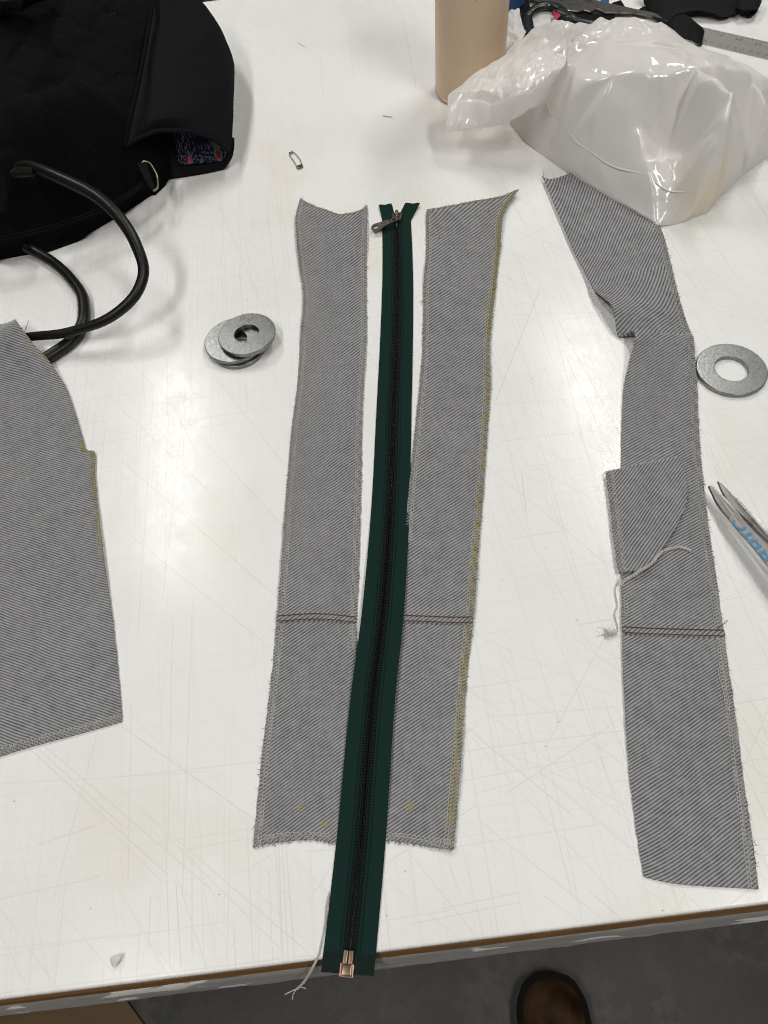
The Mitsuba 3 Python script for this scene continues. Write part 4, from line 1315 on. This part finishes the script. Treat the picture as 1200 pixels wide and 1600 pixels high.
# ------------------------------------------------------------------ things behind the plastic bag
# dark-handled scissors
a = np.linspace(0, 2 * math.pi, 60)
cx, cy = 852, 32
ringp = [at(cx + 31 * math.cos(t) + 3, cy + 24 * math.sin(t) + (6 * math.sin(t) if math.sin(t) > 0 else 0), .007) for t in a]
put('dark_scissors__handle', tube(np.array(ringp), .0062, 10, flat=.7), 'handle_black', smooth=True)
shank = px([(872, 18, .007), (885, 24, .007), (900, 32, .007), (930, 38, .006)])
put('dark_scissors__shank', tube(smooth_curve(shank, 24), [.0075] * 12 + [.006] * 12, 10, flat=.7), 'handle_black', smooth=True)
P = patch(pxgrid([[(864, 17, .0085), (873, 13, .0088)], [(866, 24, .009), (874, 18, .0092)], [(869, 31, .008), (876, 24, .0085)]]), 10, 6)
put('dark_scissors__red_insert', shell(P, .0022), 'handle_red', smooth=True)
put('dark_scissors__blade', plate([(x, y, .005) for x, y in [(818, -2), (840, 2), (870, 12), (890, 19), (903, 20), (912, 18), (922, 21), (932, 16), (945, 22), (985, 22), (1020, 25), (1045, 37), (1050, 33), (1020, 22), (1000, 18), (960, 9), (930, 2), (905, -6), (860, -14)]], .0022), 'blade_steel', smooth=20)
word = 'STATION 8'
for i, chh in enumerate(word):
    if chh == ' ':
        continue
    t = math.radians(202 + i * 8.6)
    q = at(cx + 3 + 31 * math.cos(t), cy + 24 * math.sin(t), .0116)
    q2 = at(cx + 3 + 31 * math.cos(t + .05), cy + 24 * math.sin(t + .05), .0116)
    m = meshkit.text_mesh(chh, .0042, .0002)
    mv = np.array(m.vertices) - [0, .0021, 0]
    put('dark_scissors__marking', xf((mv, np.array(m.faces)), frame(q, q2 - q)), 'pale_ink')
tag('dark_scissors', 'dark-handled scissors with a red insert, behind the white plastic bag', 'scissors')


def ribbon(key, A, B, th, nrow, ncol, bsdf, jag=0.0, seed=0):
    L, R = smooth_curve(px(A), nrow, 1), smooth_curve(px(B), nrow, 1)
    u = np.linspace(0, 1, ncol)
    P = L[:, None] * (1 - u[None, :, None]) + R[:, None] * u[None, :, None]
    d = np.r_[0, np.cumsum(np.linalg.norm(np.diff(L, axis=0), axis=1))]
    uv = np.stack([np.broadcast_to(u[None] * .03, P.shape[:2]), np.broadcast_to(d[:, None], P.shape[:2])], -1)
    v, f, uvs = shell(P, th, uv)
    return put(key, (v, f), bsdf, smooth=True, uv=uvs)


k = ribbon('webbing_strap', [(811, -4, .006), (812, 10, .006), (814, 30, .006), (818, 60, .004), (822, 80, .002)], [(826, -4, .010), (828, 10, .010), (832, 30, .009), (838, 60, .006), (842, 80, .003)], .0016, 30, 6, 'webbing')
tag(k, 'narrow black strap standing between the bottle and the dark-handled scissors', 'strap')
k = ribbon('webbing_strap', [(1000, -40, .03), (1015, -44, .032), (1035, -48, .034), (1060, -50, .036), (1085, -50, .036), (1110, -50, .036), (1131, -48, .036), (1150, -42, .034), (1170, -36, .03)], [(1006, 6, .004), (1020, 23, .004), (1037, 37, .005), (1058, 22, .012), (1085, 16, .014), (1110, 19, .012), (1131, 26, .008), (1145, 22, .008), (1158, 4, .010)], .0018, 80, 14, 'webbing')
tag(k, 'wide black webbing curving along the top right corner of the photo', 'strap')
ribbon(k + '__turned_end', [(1148, -20, .016), (1160, -22, .022), (1180, -20, .022), (1192, -10, .016), (1190, 2, .010), (1186, 12, .006)], [(1150, 12, .012), (1162, 15, .016), (1178, 14, .015), (1184, 16, .010), (1178, 24, .005), (1165, 27, .002)], .0018, 50, 8, 'webbing')
k = ribbon('webbing_strap', [(1036, 40, .012), (1044, 32, .022), (1056, 25, .028), (1070, 22, .030), (1078, 27, .028), (1090, 37, .022), (1099, 45, .014), (1101, 50, .008)], [(1040, 62, .006), (1050, 62, .012), (1060, 60, .014), (1070, 60, .014), (1080, 62, .012), (1090, 66, .010), (1097, 68, .006), (1096, 72, .002)], .0018, 60, 10, 'webbing')
tag(k, 'folded black webbing loop resting on the end of the steel ruler', 'strap')
for i, (pts, lb) in enumerate((([(952, 10), (957, 5), (970, 1), (975, 9), (979, 15), (965, 14)], 'small black cloth triangle by the blade, left of the other triangle'),
                               ([(993, 20), (1000, 14), (1007, 10), (1012, 14), (1019, 25), (1005, 23)], 'small black cloth triangle next to the wide webbing'),
                               ([(880, 22), (900, 18), (930, 22), (960, 24), (965, 50), (920, 55), (880, 50)], 'ragged black cloth scrap half hidden behind the plastic bag'))):
    k = put('fabric_scrap', plate([(x, y, .0012 + .0006 * i) for x, y in pts], .0011), 'scrap_cloth')
    tag(k, lb, 'fabric scrap')
k = put('blue_card', plate([(x, y, .0006) for x, y in [(936, -8), (952, -10), (951, 8), (940, 6)]], .0012), 'blue_card')
tag(k, 'small blue-grey card scrap above the scissor blade at the top of the photo', 'card')
b0, b1 = at(786, 23), at(813, 19)
w = b1 - b0
bx = trimesh.creation.box((.05, .03, .06)); bx.apply_translation((0, .015, .0305))
put('blue_box__body', xf(vf(bx), frame(at(792, 21) * [1, 1, 0], (1, .05, 0))), 'blue_card')
lid = trimesh.creation.box((.052, .032, .012)); lid.apply_translation((0, .015, .0668))
put('blue_box__lid', xf(vf(lid), frame(at(792, 21) * [1, 1, 0], (1, .05, 0))), 'blue_card')
tag('blue_box', 'blue box standing behind the beige bottle', 'box')

# steel ruler: 24 inch, centimetres along the lower edge read upside down
ra, rb = at(1101, 45), at(1200, 67.5)
rd = rb - ra; rd /= np.linalg.norm(rd)
i12 = at(1132, 53)
rn = np.array([-rd[1], rd[0], 0])
wid = abs((at(1200, 94) - ra) @ rn)
inch = .0254
org = ra + rd * ((i12 - ra) @ rd) - rd * 12 * inch            # zero of the inch scale, on the upper edge
M = frame(org + [0, 0, .0003], rd, (0, 0, 1))
rb_ = trimesh.creation.box((24.6 * inch, wid, .0011)); rb_.apply_translation((12 * inch, -wid / 2, .00055))
rv, rf = vf(rb_)
put('steel_ruler__bar', xf((rv, rf), M), 'ruler_steel', uv=rv[:, :2])
ticks = []
for n in range(7 * 16, 19 * 16):
    l = .0075 if n % 16 == 0 else .005 if n % 8 == 0 else .0036 if n % 4 == 0 else .0025
    x = n * inch / 16
    ticks.append(vf(trimesh.creation.box(bounds=[(x - .00016, -l, .00108), (x + .00016, -.0003, .00118)])))
for n in range(120, 480):
    l = .0055 if n % 10 == 0 else .004 if n % 5 == 0 else .0026
    x = .6096 - n * .001
    ticks.append(vf(trimesh.creation.box(bounds=[(x - .00013, -wid + .0003, .00108), (x + .00013, -wid + l, .00118)])))
stuff(put('steel_ruler__scale_mark', xf(join(ticks), M), 'black_ink'))
for n in range(8, 19):
    m = meshkit.text_mesh(str(n), .0052, .00012); mv = np.array(m.vertices) - [0, 0, 0]
    put('steel_ruler__numeral', xf((mv + [n * inch - .0085, -.0125, .00108], np.array(m.faces)), M), 'black_ink')
for n in range(14, 46):
    m = meshkit.text_mesh(str(n), .0036, .00012); mv = np.array(m.vertices); mv -= [mv[:, 0].mean(), 0, 0]; mv = mv * [-1, -1, 1]
    put('steel_ruler__numeral', xf((mv + [.6096 - n * .01, -wid + .0098, .00108], np.array(m.faces)), M), 'black_ink')
tag('steel_ruler', 'steel ruler with inch and centimetre marks at the top right of the table', 'ruler')

# ------------------------------------------------------------------ below the table: boot and board
bt = at(860, 1530, FLOOR + .05)
def boot():
    """Local y runs to the toe, origin at the toe tip on the floor."""
    n = 40
    s = np.linspace(0, 1, n)                       # heel to toe
    y = -.29 + .29 * s
    half = PchipInterpolator([0, .06, .2, .45, .7, .85, .94, .985, 1], [.012, .032, .038, .036, .052, .050, .039, .021, .003])(s)
    hgt = PchipInterpolator([0, .1, .3, .42, .6, .8, .93, 1], [.14, .15, .15, .12, .085, .064, .048, .022])(s)
    rings = []
    for i in range(n):
        a = np.linspace(-.25, math.pi + .25, 21)
        r = np.stack([half[i] * .96 * np.cos(a), np.full(21, y[i]), .022 + np.maximum(np.sin(a), -.2) ** 1.0 * (hgt[i] - .022)], 1)
        rings.append(r)
    P = np.array(rings)
    P += (.0018 * (meshkit.fbm(P.reshape(-1, 3) * 30, 3, 2) - .5)).reshape(n, 21, 1) * np.array([0, 0, 1.0])
    up = (P.reshape(-1, 3), grid_faces(n, 21))
    out = np.vstack([np.stack([half + .0012, y], 1), np.stack([-(half + .0012), y], 1)[::-1]])
    out[:, 1] += .003 * (out[:, 1] > -.02)
    sole = extrude(Polygon(out).buffer(.0012), .028)
    welt = extrude(Polygon(out).buffer(.0025).difference(Polygon(out).buffer(-.008)), .004)
    M = frame(np.array([bt[0], bt[1] + .006, FLOOR]), (math.cos(-.06), math.sin(-.06), 0))
    put('boot__upper', xf(up, M), 'boot_leather', smooth=True)
    put('boot__sole', xf(sole, M), 'rubber', smooth=30)
    put('boot__welt', xf((welt[0] + [0, 0, .0282], welt[1]), M), 'rubber', smooth=30)
    tag('boot', 'brown leather boot toe on the floor below the table edge', 'boot')


boot()
e0, e1 = at(186, 1550, FLOOR + .012), at(226, 1606, FLOOR + .012)
ed = (e1 - e0)[:2]; ed /= np.linalg.norm(ed)
pn = np.array([-ed[1], ed[0]]); pn = pn if pn[0] < 0 else -pn
c0, c1 = e0[:2] - ed * .30, e0[:2] + ed * .34
sheet = Polygon([c0, c1, c1 + pn * .55, c0 + pn * .55])
v, f = extrude(sheet, .005)
bend = .007 * (.5 + .5 * np.sin(v[:, 0] * 4))
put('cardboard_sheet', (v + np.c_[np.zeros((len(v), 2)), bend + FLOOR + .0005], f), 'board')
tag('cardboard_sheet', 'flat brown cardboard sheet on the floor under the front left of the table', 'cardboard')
